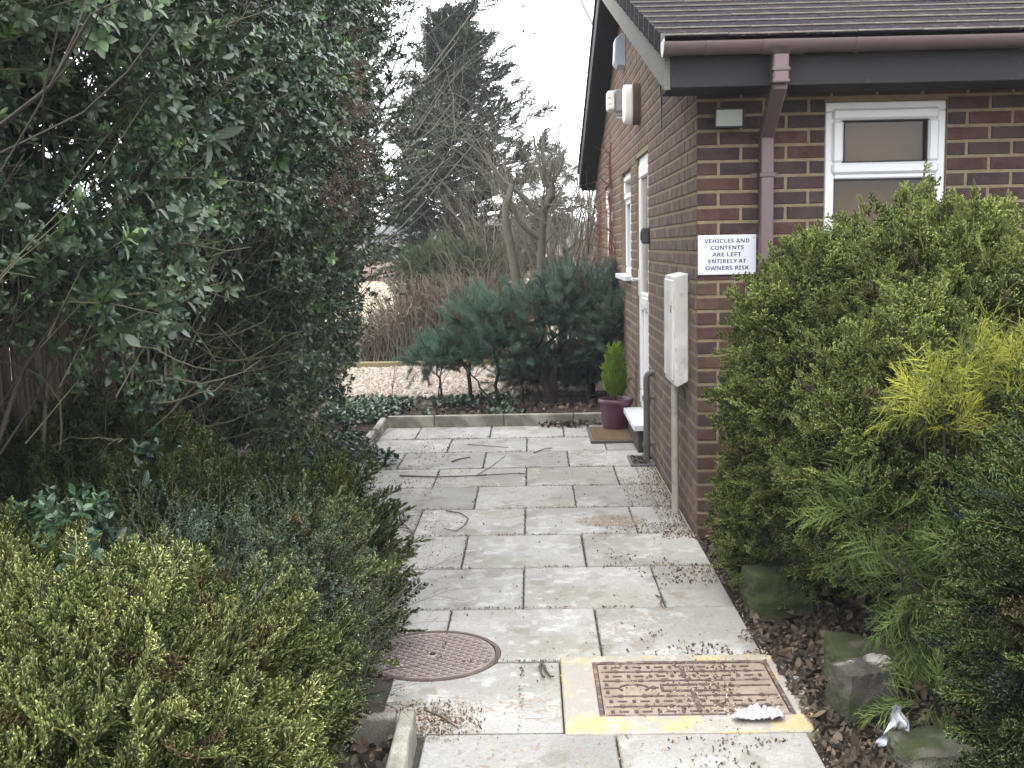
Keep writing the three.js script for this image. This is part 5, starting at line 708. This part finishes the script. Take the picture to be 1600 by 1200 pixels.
{ // blue-green bushes behind the far kerb
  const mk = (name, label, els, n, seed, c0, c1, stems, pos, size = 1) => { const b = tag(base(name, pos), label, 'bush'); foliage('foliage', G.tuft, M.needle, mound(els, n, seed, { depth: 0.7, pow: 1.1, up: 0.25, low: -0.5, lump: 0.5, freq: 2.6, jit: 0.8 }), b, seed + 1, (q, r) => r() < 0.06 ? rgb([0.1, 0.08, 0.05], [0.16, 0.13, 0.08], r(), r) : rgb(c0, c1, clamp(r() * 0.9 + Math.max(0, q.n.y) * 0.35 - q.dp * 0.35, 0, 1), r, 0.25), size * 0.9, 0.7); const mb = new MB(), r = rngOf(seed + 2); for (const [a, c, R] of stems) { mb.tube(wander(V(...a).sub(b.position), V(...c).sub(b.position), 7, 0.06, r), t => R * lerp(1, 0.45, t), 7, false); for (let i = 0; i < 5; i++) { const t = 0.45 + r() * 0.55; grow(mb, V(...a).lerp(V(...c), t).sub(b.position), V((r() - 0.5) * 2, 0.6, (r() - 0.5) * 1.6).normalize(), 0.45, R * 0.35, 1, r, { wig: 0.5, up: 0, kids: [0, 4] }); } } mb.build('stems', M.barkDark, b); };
  mk('blue_green_bush', 'large blue-green needled bush with forked dark trunk behind the far kerb, beside the wall', [{ c: [0.35, 0.88, -10.9], r: [0.46, 0.38, 0.46] }, { c: [0.62, 1.0, -11.1], r: [0.38, 0.34, 0.46] }, { c: [0.0, 0.8, -10.8], r: [0.38, 0.28, 0.4] }, { c: [0.72, 0.62, -10.6], r: [0.3, 0.42, 0.4] }, { c: [0.86, 0.85, -10.2], r: [0.14, 0.2, 0.2] }], 1250, 231, [0.03, 0.058, 0.043], [0.14, 0.205, 0.155], [[[0.17, 0, -10.7], [-0.02, 0.8, -10.8], 0.055], [[0.16, 0, -10.72], [0.35, 0.9, -10.9], 0.045], [[0.55, 0, -10.9], [0.65, 0.9, -11], 0.03]], [0.2, 0, -10.8]);
  mk('dark_bush', 'dark low bush between the forked trunk and the potted conifer', [{ c: [0.62, 0.3, -11.2], r: [0.4, 0.32, 0.35] }, { c: [0.1, 0.2, -11.5], r: [0.5, 0.24, 0.3] }], 700, 236, [0.025, 0.045, 0.03], [0.06, 0.09, 0.06], [[[0.6, 0, -11.2], [0.6, 0.4, -11.2], 0.02]], [0.6, 0, -11.2]);
  mk('blue_green_bush', 'lower tiered blue-green bush on thin stems left of the forked one, before the gravel', [{ c: [-0.5, 0.78, -10.9], r: [0.42, 0.3, 0.4] }, { c: [-0.75, 0.52, -10.7], r: [0.42, 0.17, 0.36] }, { c: [-0.3, 0.55, -10.6], r: [0.4, 0.2, 0.36] }, { c: [-1.0, 0.42, -10.7], r: [0.26, 0.12, 0.25] }], 600, 241, [0.04, 0.085, 0.06], [0.11, 0.19, 0.13], [[[-0.62, 0, -10.6], [-0.6, 0.7, -10.8], 0.025], [[-0.35, 0, -10.7], [-0.4, 0.7, -10.9], 0.022], [[-0.85, 0, -10.6], [-0.95, 0.45, -10.7], 0.014], [[-0.1, 0, -10.6], [-0.2, 0.6, -10.7], 0.02], [[-0.3, 0, -10.4], [-0.75, 0.5, -10.6], 0.012]], [-0.5, 0, -10.7]);
}
{ // ivy along the bed
  const v = tag(base('ivy', [-0.8, 0, -10.0]), 'low dark ivy covering the bed behind the far kerb', 'ivy', null, 'stuff'); const r = rngOf(251), pts = []; for (let i = 0; i < 900; i++) { const x = lerp(-1.9, 0.4, r() ** 1.3), z = lerp(-9.6, -10.7, r()); if (fbm(x * 3, z * 3, 3, 3) < 0.44 + sstep(-0.9, 0.0, x) * 0.22) continue; pts.push({ p: V(x, 0.03 + r() * 0.09, z), ax: V((r() - 0.5), 1, (r() - 0.2)).normalize() }); } foliage('leaves', G.ivy, M.leaf, pts, v, 252, (q, r) => rgb([0.02, 0.042, 0.022], [0.06, 0.1, 0.05], r(), r, 0.2), 1.0);
}
{ // brown tangle of bare canes
  const b = tag(base('bramble_thicket', [-1.5, 0, -15.6]), 'brown tangle of bare arching stems beyond the gravel', 'thicket'); const mb = new MB(), r = rngOf(261);
  for (let i = 0; i < 1500; i++) { const x = (r() - 0.5) * 2.1, z = (r() - 0.5) * 1.5, h = (0.7 + r() * 0.95) * (0.5 + 0.5 * sstep(-0.85, -0.1, x)), dx = (r() - 0.5) * 1.0, dz = (r() - 0.5) * 0.9, dr = r() * 1.1; const pts = []; for (let k = 0; k <= 8; k++) { const t = k / 8; pts.push(V(x + dx * t + (r() - 0.5) * 0.05, h * (1.9 * t - (0.9 + dr * 0.5) * t * t) + 0.02, z + dz * t + (r() - 0.5) * 0.05)); } mb.tube(pts, t => 0.0085 * (1 - 0.5 * t), 3, false); } mb.build('stems', textured(T.bark, 0.002, { rgb: [0.27, 0.23, 0.19] }), b);
  const c = tag(base('low_spreading_conifer', [-1.2, 0, -15.9]), 'low green conifer with flat spreading branches on top of the bramble thicket', 'conifer'); foliage('foliage', G.tuft, M.needle, mound([{ c: [-1.25, 1.42, -15.7], r: [0.62, 0.13, 0.5] }, { c: [-0.9, 1.32, -15.9], r: [0.5, 0.16, 0.4] }, { c: [-1.7, 1.3, -15.7], r: [0.3, 0.1, 0.3] }], 420, 264, { depth: 0.9, up: 0, low: -0.9 }), c, 265, (q, r) => rgb([0.04, 0.065, 0.03], [0.09, 0.12, 0.05], r(), r, 0.2), 1.15, 0.5); const m2 = new MB(); m2.tube([V(0.1, 0, 0), V(0.05, 0.7, 0), V(0, 1.4, 0.1)], 0.04, 6, false); m2.build('trunk', M.bark, c);
}
{ // tall conifer
  const t = tag(base('tall_conifer', [-1.5, -0.1, -20]), 'tall ragged dark conifer rising against the white sky behind the thicket', 'conifer'); const r = rngOf(271), mb = new MB(), pts = []; mb.tube([V(0, 0, 0), V(0.05, 2, 0), V(-0.05, 4, 0.05), V(0, 5.5, 0)], q => 0.17 * (1 - q * 0.93), 8, false);
  const lean = y => (n3(y * 0.6, 3, 5) - 0.5) * 0.3;
  for (let i = 0; i < 250; i++) { const y = 0.55 + 4.95 * (i / 250) ** 0.92, k = 1 - y / 5.75, a = i * 2.399 + r() * 0.6; let L = (0.35 + 1.9 * k ** 0.66) * (0.3 + r() * 0.95) * (y < 1.7 ? 0.95 : 1) * (0.7 + 0.6 * n3(Math.cos(a) * 1.4 + 5, y * 1.1, Math.sin(a) * 1.4)); if (y > 4.5) L *= 0.9; L *= (0.82 + 0.26 * Math.cos(a)) * (1 + 0.35 * sstep(0.8, 1.6, y) * sstep(4.0, 2.6, y)); const up = lerp(0.05, 1.0, y / 6) + (r() - 0.5) * 0.3, d = V(Math.cos(a), up, Math.sin(a)).normalize(), o = V(lean(y), y, 0); const P = q => o.clone().addScaledVector(d, L * q).add(V(0, -0.3 * L * q * q + 0.15 * L * q * q * q, 0)); const bp = []; for (let q = 0; q <= 5; q++) bp.push(P(q / 5)); mb.tube(bp, q => 0.022 * (1 - q * 0.8), 4, false);
    const n = Math.round(3 + L * 9); for (let j = 0; j < n; j++) { const q = 0.15 + 0.85 * r() ** 0.8, p = P(q).add(V((r() - 0.5) * 0.22, (r() - 0.5) * 0.2, (r() - 0.5) * 0.22)); const ax = d.clone().add(V((r() - 0.5) * 1.3, (r() - 0.45) * 1.0, (r() - 0.5) * 1.3)).normalize(); pts.push({ p: p.add(t.position), ax, dp: 1 - q }); } }
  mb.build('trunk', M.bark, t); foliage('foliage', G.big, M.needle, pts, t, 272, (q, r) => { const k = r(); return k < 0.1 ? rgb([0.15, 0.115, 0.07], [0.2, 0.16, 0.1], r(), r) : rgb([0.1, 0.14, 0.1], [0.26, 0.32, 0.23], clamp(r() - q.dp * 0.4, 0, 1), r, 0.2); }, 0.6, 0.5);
}
{ // pruned bare tree with whippy shoots
  const t = tag(base('bare_tree', [0.1, 0, -14]), 'bare pruned deciduous tree with knobbly limbs and long whippy shoots', 'tree'); const r = rngOf(281), mb = new MB(), o = t.position, Q = (px, py, z = -14) => at(px, py, z).sub(o); const limb = (pts, r0, r1) => { const c = new THREE.CatmullRomCurve3(pts), n = pts.length * 4; const q = c.getPoints(n).map((p, i) => p.add(V((r() - 0.5) * 0.02, (r() - 0.5) * 0.02, 0))); mb.tube(q, s => lerp(r0, r1, s), 7); return q; };
  const A = limb([V(0, -0.1, 0), Q(846, 470), Q(846, 400), Q(850, 330), Q(862, 300), Q(858, 285)], 0.06, 0.045); limb([Q(858, 288), Q(848, 250), Q(852, 200)], 0.032, 0.02); limb([Q(852, 292), Q(838, 240), Q(833, 212)], 0.028, 0.012); limb([Q(860, 292), Q(872, 270), Q(884, 232)], 0.03, 0.01); limb([Q(846, 345), Q(820, 310), Q(785, 280), Q(755, 235)], 0.045, 0.015); limb([Q(848, 375), Q(815, 350), Q(790, 300), Q(770, 262)], 0.045, 0.02);
  limb([V(-0.25, -0.1, 0.2), Q(806, 440, -13.8), Q(797, 380, -13.8), Q(790, 330, -13.8), Q(800, 290, -13.9)], 0.07, 0.04); const whips = [[[800, 300], [740, 250], [690, 190], [640, 165], [575, 160]], [[790, 310], [720, 240], [650, 200], [580, 205]], [[755, 240], [700, 180], [660, 160], [600, 120]], [[790, 300], [760, 270], [700, 230], [620, 250]], [[770, 265], [740, 215], [690, 195], [630, 200], [570, 240]], [[840, 310], [870, 320], [880, 270]], [[855, 350], [820, 330], [770, 300], [700, 300]], [[800, 300], [770, 220], [720, 150], [655, 150]], [[785, 285], [735, 225], [705, 215], [655, 235], [600, 210]], [[850, 345], [800, 320], [720, 260], [600, 290]]]; for (const w of whips) { const q = limb(w.map(([x, y]) => Q(x, y, -13.9 + r() * 0.3)), 0.007, 0.0025); for (let i = 0; i < 6; i++) { const p = q[2 + Math.floor(r() * (q.length - 3))]; grow(mb, p, V((r() - 0.6), (r() - 0.35), (r() - 0.5) * 0.8).normalize(), 0.3 + r() * 0.5, 0.0035, 1, r, { wig: 0.5, up: 0.02, kids: [0, 3] }); } }
  for (const p of A.slice(8)) for (let i = 0; i < 2; i++) grow(mb, p, V((r() - 0.5) * 1.6, 0.3 + r() * 0.6, (r() - 0.5)).normalize(), 0.35 + r() * 0.3, 0.008, 1, r, { wig: 0.4, up: 0.05, kids: [0, 3] });
  mb.build('trunk', M.barkGrey, t);
}
function bareShrub(label, x, z, h, n, seed, mat, spread = 0.6, group) { const t = tag(base('bare_shrub', [x, 0, z]), label, 'shrub', group); const mb = new MB(), r = rngOf(seed); for (let i = 0; i < n; i++) grow(mb, V((r() - 0.5) * 0.25, 0, (r() - 0.5) * 0.25), V((r() - 0.5) * spread, 1, (r() - 0.5) * spread).normalize(), h * (0.6 + r() * 0.4), 0.011 * h / 1.5, 2, r, { wig: 0.16, up: 0.04, kids: [0, 4, 6], spread: 0.5 }); mb.build('stems', mat, t); }
bareShrub('tall leafless shrub of thin pale stems between the bare tree and the house', 0.45, -15.5, 2.7, 16, 291, M.barkPale, 0.7);
bareShrub('leafless brown shrub rising behind the blue-green bush by the far window', 0.9, -17.5, 2.9, 14, 292, M.barkPale, 0.8);
bareShrub('leafless twiggy shrub under the tall conifer left of the bare tree', -0.5, -16, 2.2, 16, 293, M.barkPale, 0.9);
bareShrub('leafless twiggy shrub in front of the bramble thicket', -0.85, -13.9, 1.5, 10, 294, M.barkPale, 0.7);
bareShrub('single thin sapling standing in the soil in front of the gravel', -1.49, -10.75, 0.6, 1, 295, M.twig, 0.1);
bareShrub('thin bare sapling beside the lower tiered blue-green bush', -0.95, -10.9, 0.9, 1, 296, M.twig, 0.2);
{ // small-leaved tree leaning out from behind the hedge
  const t = tag(base('twiggy_tree', [-2.15, 0, -9.6]), 'fine twiggy tree with sparse leaves showing against the sky beside the hedge', 'tree'); const mb = new MB(), r = rngOf(301), tips = []; for (let i = 0; i < 3; i++) grow(mb, V((r() - 0.5) * 0.2, 0, (r() - 0.5) * 0.3), V(0.1 + r() * 0.12, 1, (r() - 0.5) * 0.3).normalize(), 2.5 + r() * 0.6, 0.028, 2, r, { wig: 0.3, up: 0.06, kids: [0, 5, 7], spread: 0.7 }, tips); mb.build('trunk', M.barkGrey, t);
  const pts = []; for (const q of tips) if (q.p.y > 1 && r() < 0.3) pts.push({ p: q.p.clone().add(t.position), ax: q.d }); foliage('leaves', G.whorl, M.leaf, pts, t, 302, colrDark, 0.6);
}
// creeper stems on the gable wall
for (const [cz, label, seed, sets] of [[-11.2, 'bare red-brown creeper stems climbing the gable wall between the two side windows', 311, [[-11.35, 2.9, 7], [-11.1, 2.4, 4]]], [-13.3, 'bare red-brown creeper stems at the far end of the gable wall, under the roof edge', 312, [[-13.4, 2.45, 7], [-13.15, 2.2, 4]]]]) {
  const c = tag(base('creeper', [HX, 0, cz]), label, 'creeper'); const mb = new MB(), r = rngOf(seed); for (const [z, top, n] of sets) for (let i = 0; i < n; i++) { const pts = []; let zz = z + (r() - 0.5) * 0.2; for (let k = 0; k <= 12; k++) { zz += (r() - 0.5) * 0.09; pts.push(V(-0.018 - r() * 0.05, top * (0.75 + r() * 0.05) * k / 12 * (1 + 0.03 * i), zz - cz)); } mb.tube(pts, t => 0.009 * (1 - t * 0.6), 4, false); for (let j = 0; j < 8; j++) { const p = pts[3 + Math.floor(r() * 9)]; grow(mb, p, V(-0.5, 0.2, (r() - 0.5) * 2).normalize(), 0.18, 0.004, 0, r, { wig: 0.5, up: 0, kids: [0] }); } } mb.build('stems', M.barkRed, c);
}
{ // far wood along the field
  const r = rngOf(321), L = [], C = []; const g = new THREE.IcosahedronGeometry(1, 2); { const p = g.attributes.position; for (let i = 0; i < p.count; i++) { const k = 0.75 + 0.5 * fbm(p.getX(i) * 3, p.getY(i) * 3, p.getZ(i) * 3, 3); p.setXYZ(i, p.getX(i) * k, p.getY(i) * k, p.getZ(i) * k); } g.computeVertexNormals(); }
  for (let i = 0; i < 900; i++) { const x = lerp(-90, 40, r()), s = 1.2 + r() * 1.6; L.push(new THREE.Matrix4().compose(V(x, r() * 4.2, -170 - r() * 12), new THREE.Quaternion().setFromEuler(new THREE.Euler(r() * 6, r() * 6, 0)), V(s, s, s))); C.push(rgb([0.07, 0.075, 0.06], [0.12, 0.11, 0.09], r(), r)); }
  tag(scatter('woodland', g, std({ roughness: 1 }), L, scene, C), 'far hazy line of trees beyond the straw-coloured field', 'woodland', null, 'stuff');
  const L2 = [], C2 = []; for (let i = 0; i < 500; i++) { const s = 0.25 + r() * 0.45; L2.push(new THREE.Matrix4().compose(V(lerp(-16, 4, r()), r() * 0.5, -60 - r() * 3), new THREE.Quaternion().setFromEuler(new THREE.Euler(r() * 6, r() * 6, 0)), V(s, s, s))); C2.push(rgb([0.16, 0.11, 0.085], [0.22, 0.16, 0.125], r(), r)); } tag(scatter('field_scrub', g, std({ roughness: 1 }), L2, scene, C2), 'low reddish-brown scrub across the far side of the field', 'scrub', null, 'stuff');
}
// ───────────────────────── litter on the ground ─────────────────────────
{
  const r = rngOf(331), L = [[], [], []], C = [[], [], []]; const add = (x, z, y, s = 1) => { const k = Math.floor(r() * 3); L[k].push(new THREE.Matrix4().compose(V(x, y, z), new THREE.Quaternion().setFromEuler(new THREE.Euler((r() - 0.5) * 2.2, r() * 6.28, (r() - 0.5) * 2.2)), V(s, s, s))); C[k].push(rgb([0.028, 0.021, 0.016], [0.16, 0.115, 0.078], r() ** 2, r, 0.35)); };
  for (let i = 0; i < 9500; i++) { const x = lerp(0.86, 1.9, r() ** 1.4), z = lerp(-5.65, -2.7, r()); add(x, z, soilH(x, z) + 0.02 + r() * 0.02, 0.22 + r() * 0.34); }
  for (let i = 0; i < 420; i++) { const x = lerp(0.87, 1.5, r() ** 1.2), z = lerp(-5.5, -2.8, r()); add(x, z, soilH(x, z) + 0.035 + r() * 0.02, 0.55 + r() * 0.5); }
  for (let i = 0; i < 800; i++) { const x = lerp(-0.44, -1.2, r() ** 1.4), z = lerp(-3.27, -2.4, r()); add(x, z, soilH(x, z) + 0.03 + r() * 0.03, 0.5 + r() * 0.4); }
  for (let i = 0; i < 700; i++) { const x = lerp(-1.3, -2.2, r()), z = lerp(-9.4, -3.4, r()); add(x, z, soilH(x, z) + 0.02, 0.7 + r() * 0.6); }
  for (let i = 0; i < 1100; i++) { const x = lerp(-2.0, 0.84, r()), z = lerp(-9.52, -11.6, r()); add(x, z, soilH(x, z) + 0.02, 0.6 + r() * 0.6); }
  for (let i = 0; i < 130; i++) { const x = 0.32 + (r() + r() - 1) * 0.3, z = Z0 + 0.03 + r() ** 2 * 0.14; add(x, z, 0.012 + r() * 0.03, 0.5 + r() * 0.4); }
  for (let i = 0; i < 50; i++) add(0.76 + (r() - 0.5) * 0.13, -7.74 + (r() - 0.5) * 0.28, 0.012 + r() * 0.01, 0.45);
  G.dead.forEach((g, k) => tag(scatter('leaf_litter', g, M.litter, L[k], scene, C[k]), 'brown dead leaves lying over the beds and along the kerbs', 'leaf litter', 'dead leaf litter', 'stuff'));
  // crumbs, seeds and bits of bark on the slabs
  const L2 = [], C2 = [], bit = new THREE.TetrahedronGeometry(0.0034, 0); const crumb = (x, z, s, pale) => { if (x > EDGE + 0.03 || x < -1.3) return; L2.push(new THREE.Matrix4().compose(V(x, 0.004 + r() * 0.002, z), new THREE.Quaternion().setFromEuler(new THREE.Euler(r() * 6, r() * 6, r() * 6)), V(s * (0.7 + r() * 2.2), s * 0.6, s * (0.6 + r())))); C2.push(pale ? rgb([0.3, 0.23, 0.17], [0.46, 0.38, 0.3], r(), r, 0.2) : rgb([0.035, 0.026, 0.022], [0.12, 0.08, 0.06], r(), r, 0.3)); };
  for (let i = 0; i < 5200; i++) { const z = lerp(-6.0, -2.8, r()), x = 0.86 - Math.abs(r() + r() + r() - 1.5) * 0.42; if (fbm(x * 4, z * 4, 7, 3) < 0.47) continue; crumb(x, z, 0.6 + r() * 1.1, r() < 0.4); }
  for (let i = 0; i < 2600; i++) { const z = lerp(-9.2, -3.4, r()), x = -0.85 + (r() + r() - 1) * 0.5; if (fbm(x * 4, z * 4, 11, 3) < 0.48) continue; crumb(x, z, 0.6 + r() * 0.8, r() < 0.65); }
  for (let i = 0; i < 1300; i++) { const x = -0.36 + (r() + r() - 1) * 0.2, z = -3.45 + (r() + r() - 1) * 0.18; crumb(x, z, 0.6 + r() * 0.8, r() < 0.6); }
  for (let i = 0; i < 1100; i++) { const a = r() * 6.28, q = Math.sqrt(r()); crumb(0.42 + Math.cos(a) * q * 0.2, -6.05 + Math.sin(a) * q * 0.13, 0.6 + r() * 0.5, true); }
  for (let i = 0; i < 900; i++) crumb(lerp(-1.2, 0.8, r()), lerp(-9.3, -2.8, r()), 0.5 + r() * 0.8, r() < 0.5);
  for (let i = 0; i < 160; i++) { crumb(lerp(0.25, 0.86, r()), lerp(-3.9, -3.4, r()), 0.5 + r() * 0.7, r() < 0.6); }
  for (let i = 0; i < 700; i++) { crumb(lerp(0.55, 0.82, r()), lerp(-7.2, -6.4, r()), 0.5 + r() * 0.7, r() < 0.5); }
  for (let i = 0; i < 5200; i++) { const row = 1 + Math.floor(r() * 11), x = lerp(-1.25, 0.83, r()); if (fbm(x * 5, row * 3.1, 2, 3) < 0.47) continue; crumb(x, Z0 + row * S + (r() + r() - 1) * 0.016, 0.5 + r() * 0.6, r() < 0.3); }
  for (let i = 0; i < 2600; i++) { const row = Math.floor(r() * 12), k = -2 + Math.floor(r() * 4), off = (row % 2 ? X0 : X0 + SH) + k * S; crumb(off + (r() + r() - 1) * 0.013, Z0 + (row + r()) * S, 0.5 + r() * 0.6, r() < 0.25); }
  for (let i = 0; i < 2600; i++) crumb(EDGE - 0.02 - r() ** 2 * 0.14, lerp(-8, -5.7, r()), 0.5 + r() * 0.7, r() < 0.4);
  tag(scatter('path_debris', bit, std({ roughness: 1 }), L2, scene, C2), 'crumbs of bark, seed and soil scattered over the slabs', 'debris', null, 'stuff');
}
function twig(label, pts, R = 0.0045, side = 0) { const p0 = V(pts[0][0], 0.008, pts[0][1]); const t = tag(base('fallen_twig', [p0.x, p0.y, p0.z]), label, 'twig'); const mb = new MB(); mb.tube(pts.map(([x, z], i) => V(x - p0.x, (i % 2) * 0.004, z - p0.z)), q => R * (1 - 0.5 * q), 5); const r = rngOf(Math.round(1000 * (pts[0][0] + 9))); for (let i = 0; i < side; i++) { const k = 1 + Math.floor(r() * (pts.length - 1)), a = r() * 6.28; mb.tube([V(pts[k][0] - p0.x, 0.002, pts[k][1] - p0.z), V(pts[k][0] - p0.x + Math.cos(a) * 0.07, 0.01, pts[k][1] - p0.z + Math.sin(a) * 0.07)], R * 0.6, 4); } mb.build('stem', M.twig, t); }
const gp2 = (px, py) => { const f = 1725.67, d = V((px - 800) / f, -(py - 600) / f, -1).applyQuaternion(camera.quaternion), t = -1.537 / d.y; return [d.x * t, d.z * t]; };
twig('long straight twig lying across the fourth row of slabs', [[625, 745], [680, 748], [745, 745], [810, 742]].map(p => gp2(...p)), 0.006, 3);
twig('thin twig slanting up from the long straight one', [[744, 745], [770, 730], [789, 714]].map(p => gp2(...p)), 0.0035);
twig('thin wavy twig in the second row of slabs from the far kerb', [[731, 696], [760, 699], [795, 701]].map(p => gp2(...p)), 0.0035);
twig('short thick twig left of centre in the third row of slabs', [[706, 723], [720, 719], [735, 716]].map(p => gp2(...p)), 0.006);
twig('short forked twig near the middle of the third row of slabs', [[834, 709], [850, 704], [862, 702]].map(p => gp2(...p)), 0.005);
twig('bent hook-shaped twig on the sixth row of slabs', [[697, 800], [720, 805], [732, 812], [725, 825], [712, 832], [694, 829]].map(p => gp2(...p)), 0.004);
twig('curved twig at the left of the sixth row of slabs', [[598, 808], [625, 816], [640, 829], [645, 836]].map(p => gp2(...p)), 0.005, 2);
twig('curled dark twig, left of the pair beside the yellow surround', [[848, 1036], [843, 1047], [847, 1058], [851, 1063]].map(p => gp2(...p)), 0.006);
twig('curled dark twig, right of the pair beside the yellow surround', [[850, 1043], [853, 1053], [860, 1060], [865, 1062]].map(p => gp2(...p)), 0.006);
twig('straight twig pointing at the near kerb end', [[664, 1113], [690, 1125], [717, 1142]].map(p => gp2(...p)), 0.004);
twig('small curved twig beside the debris right of the wide slab row', [[1025, 933], [1034, 938], [1032, 946], [1036, 953]].map(p => gp2(...p)), 0.004);
twig('tangled twig cluster on the left of the seventh row of slabs', [[590, 868], [612, 850], [622, 846], [630, 857], [633, 866]].map(p => gp2(...p)), 0.005, 6);

renderer.render(scene, camera);
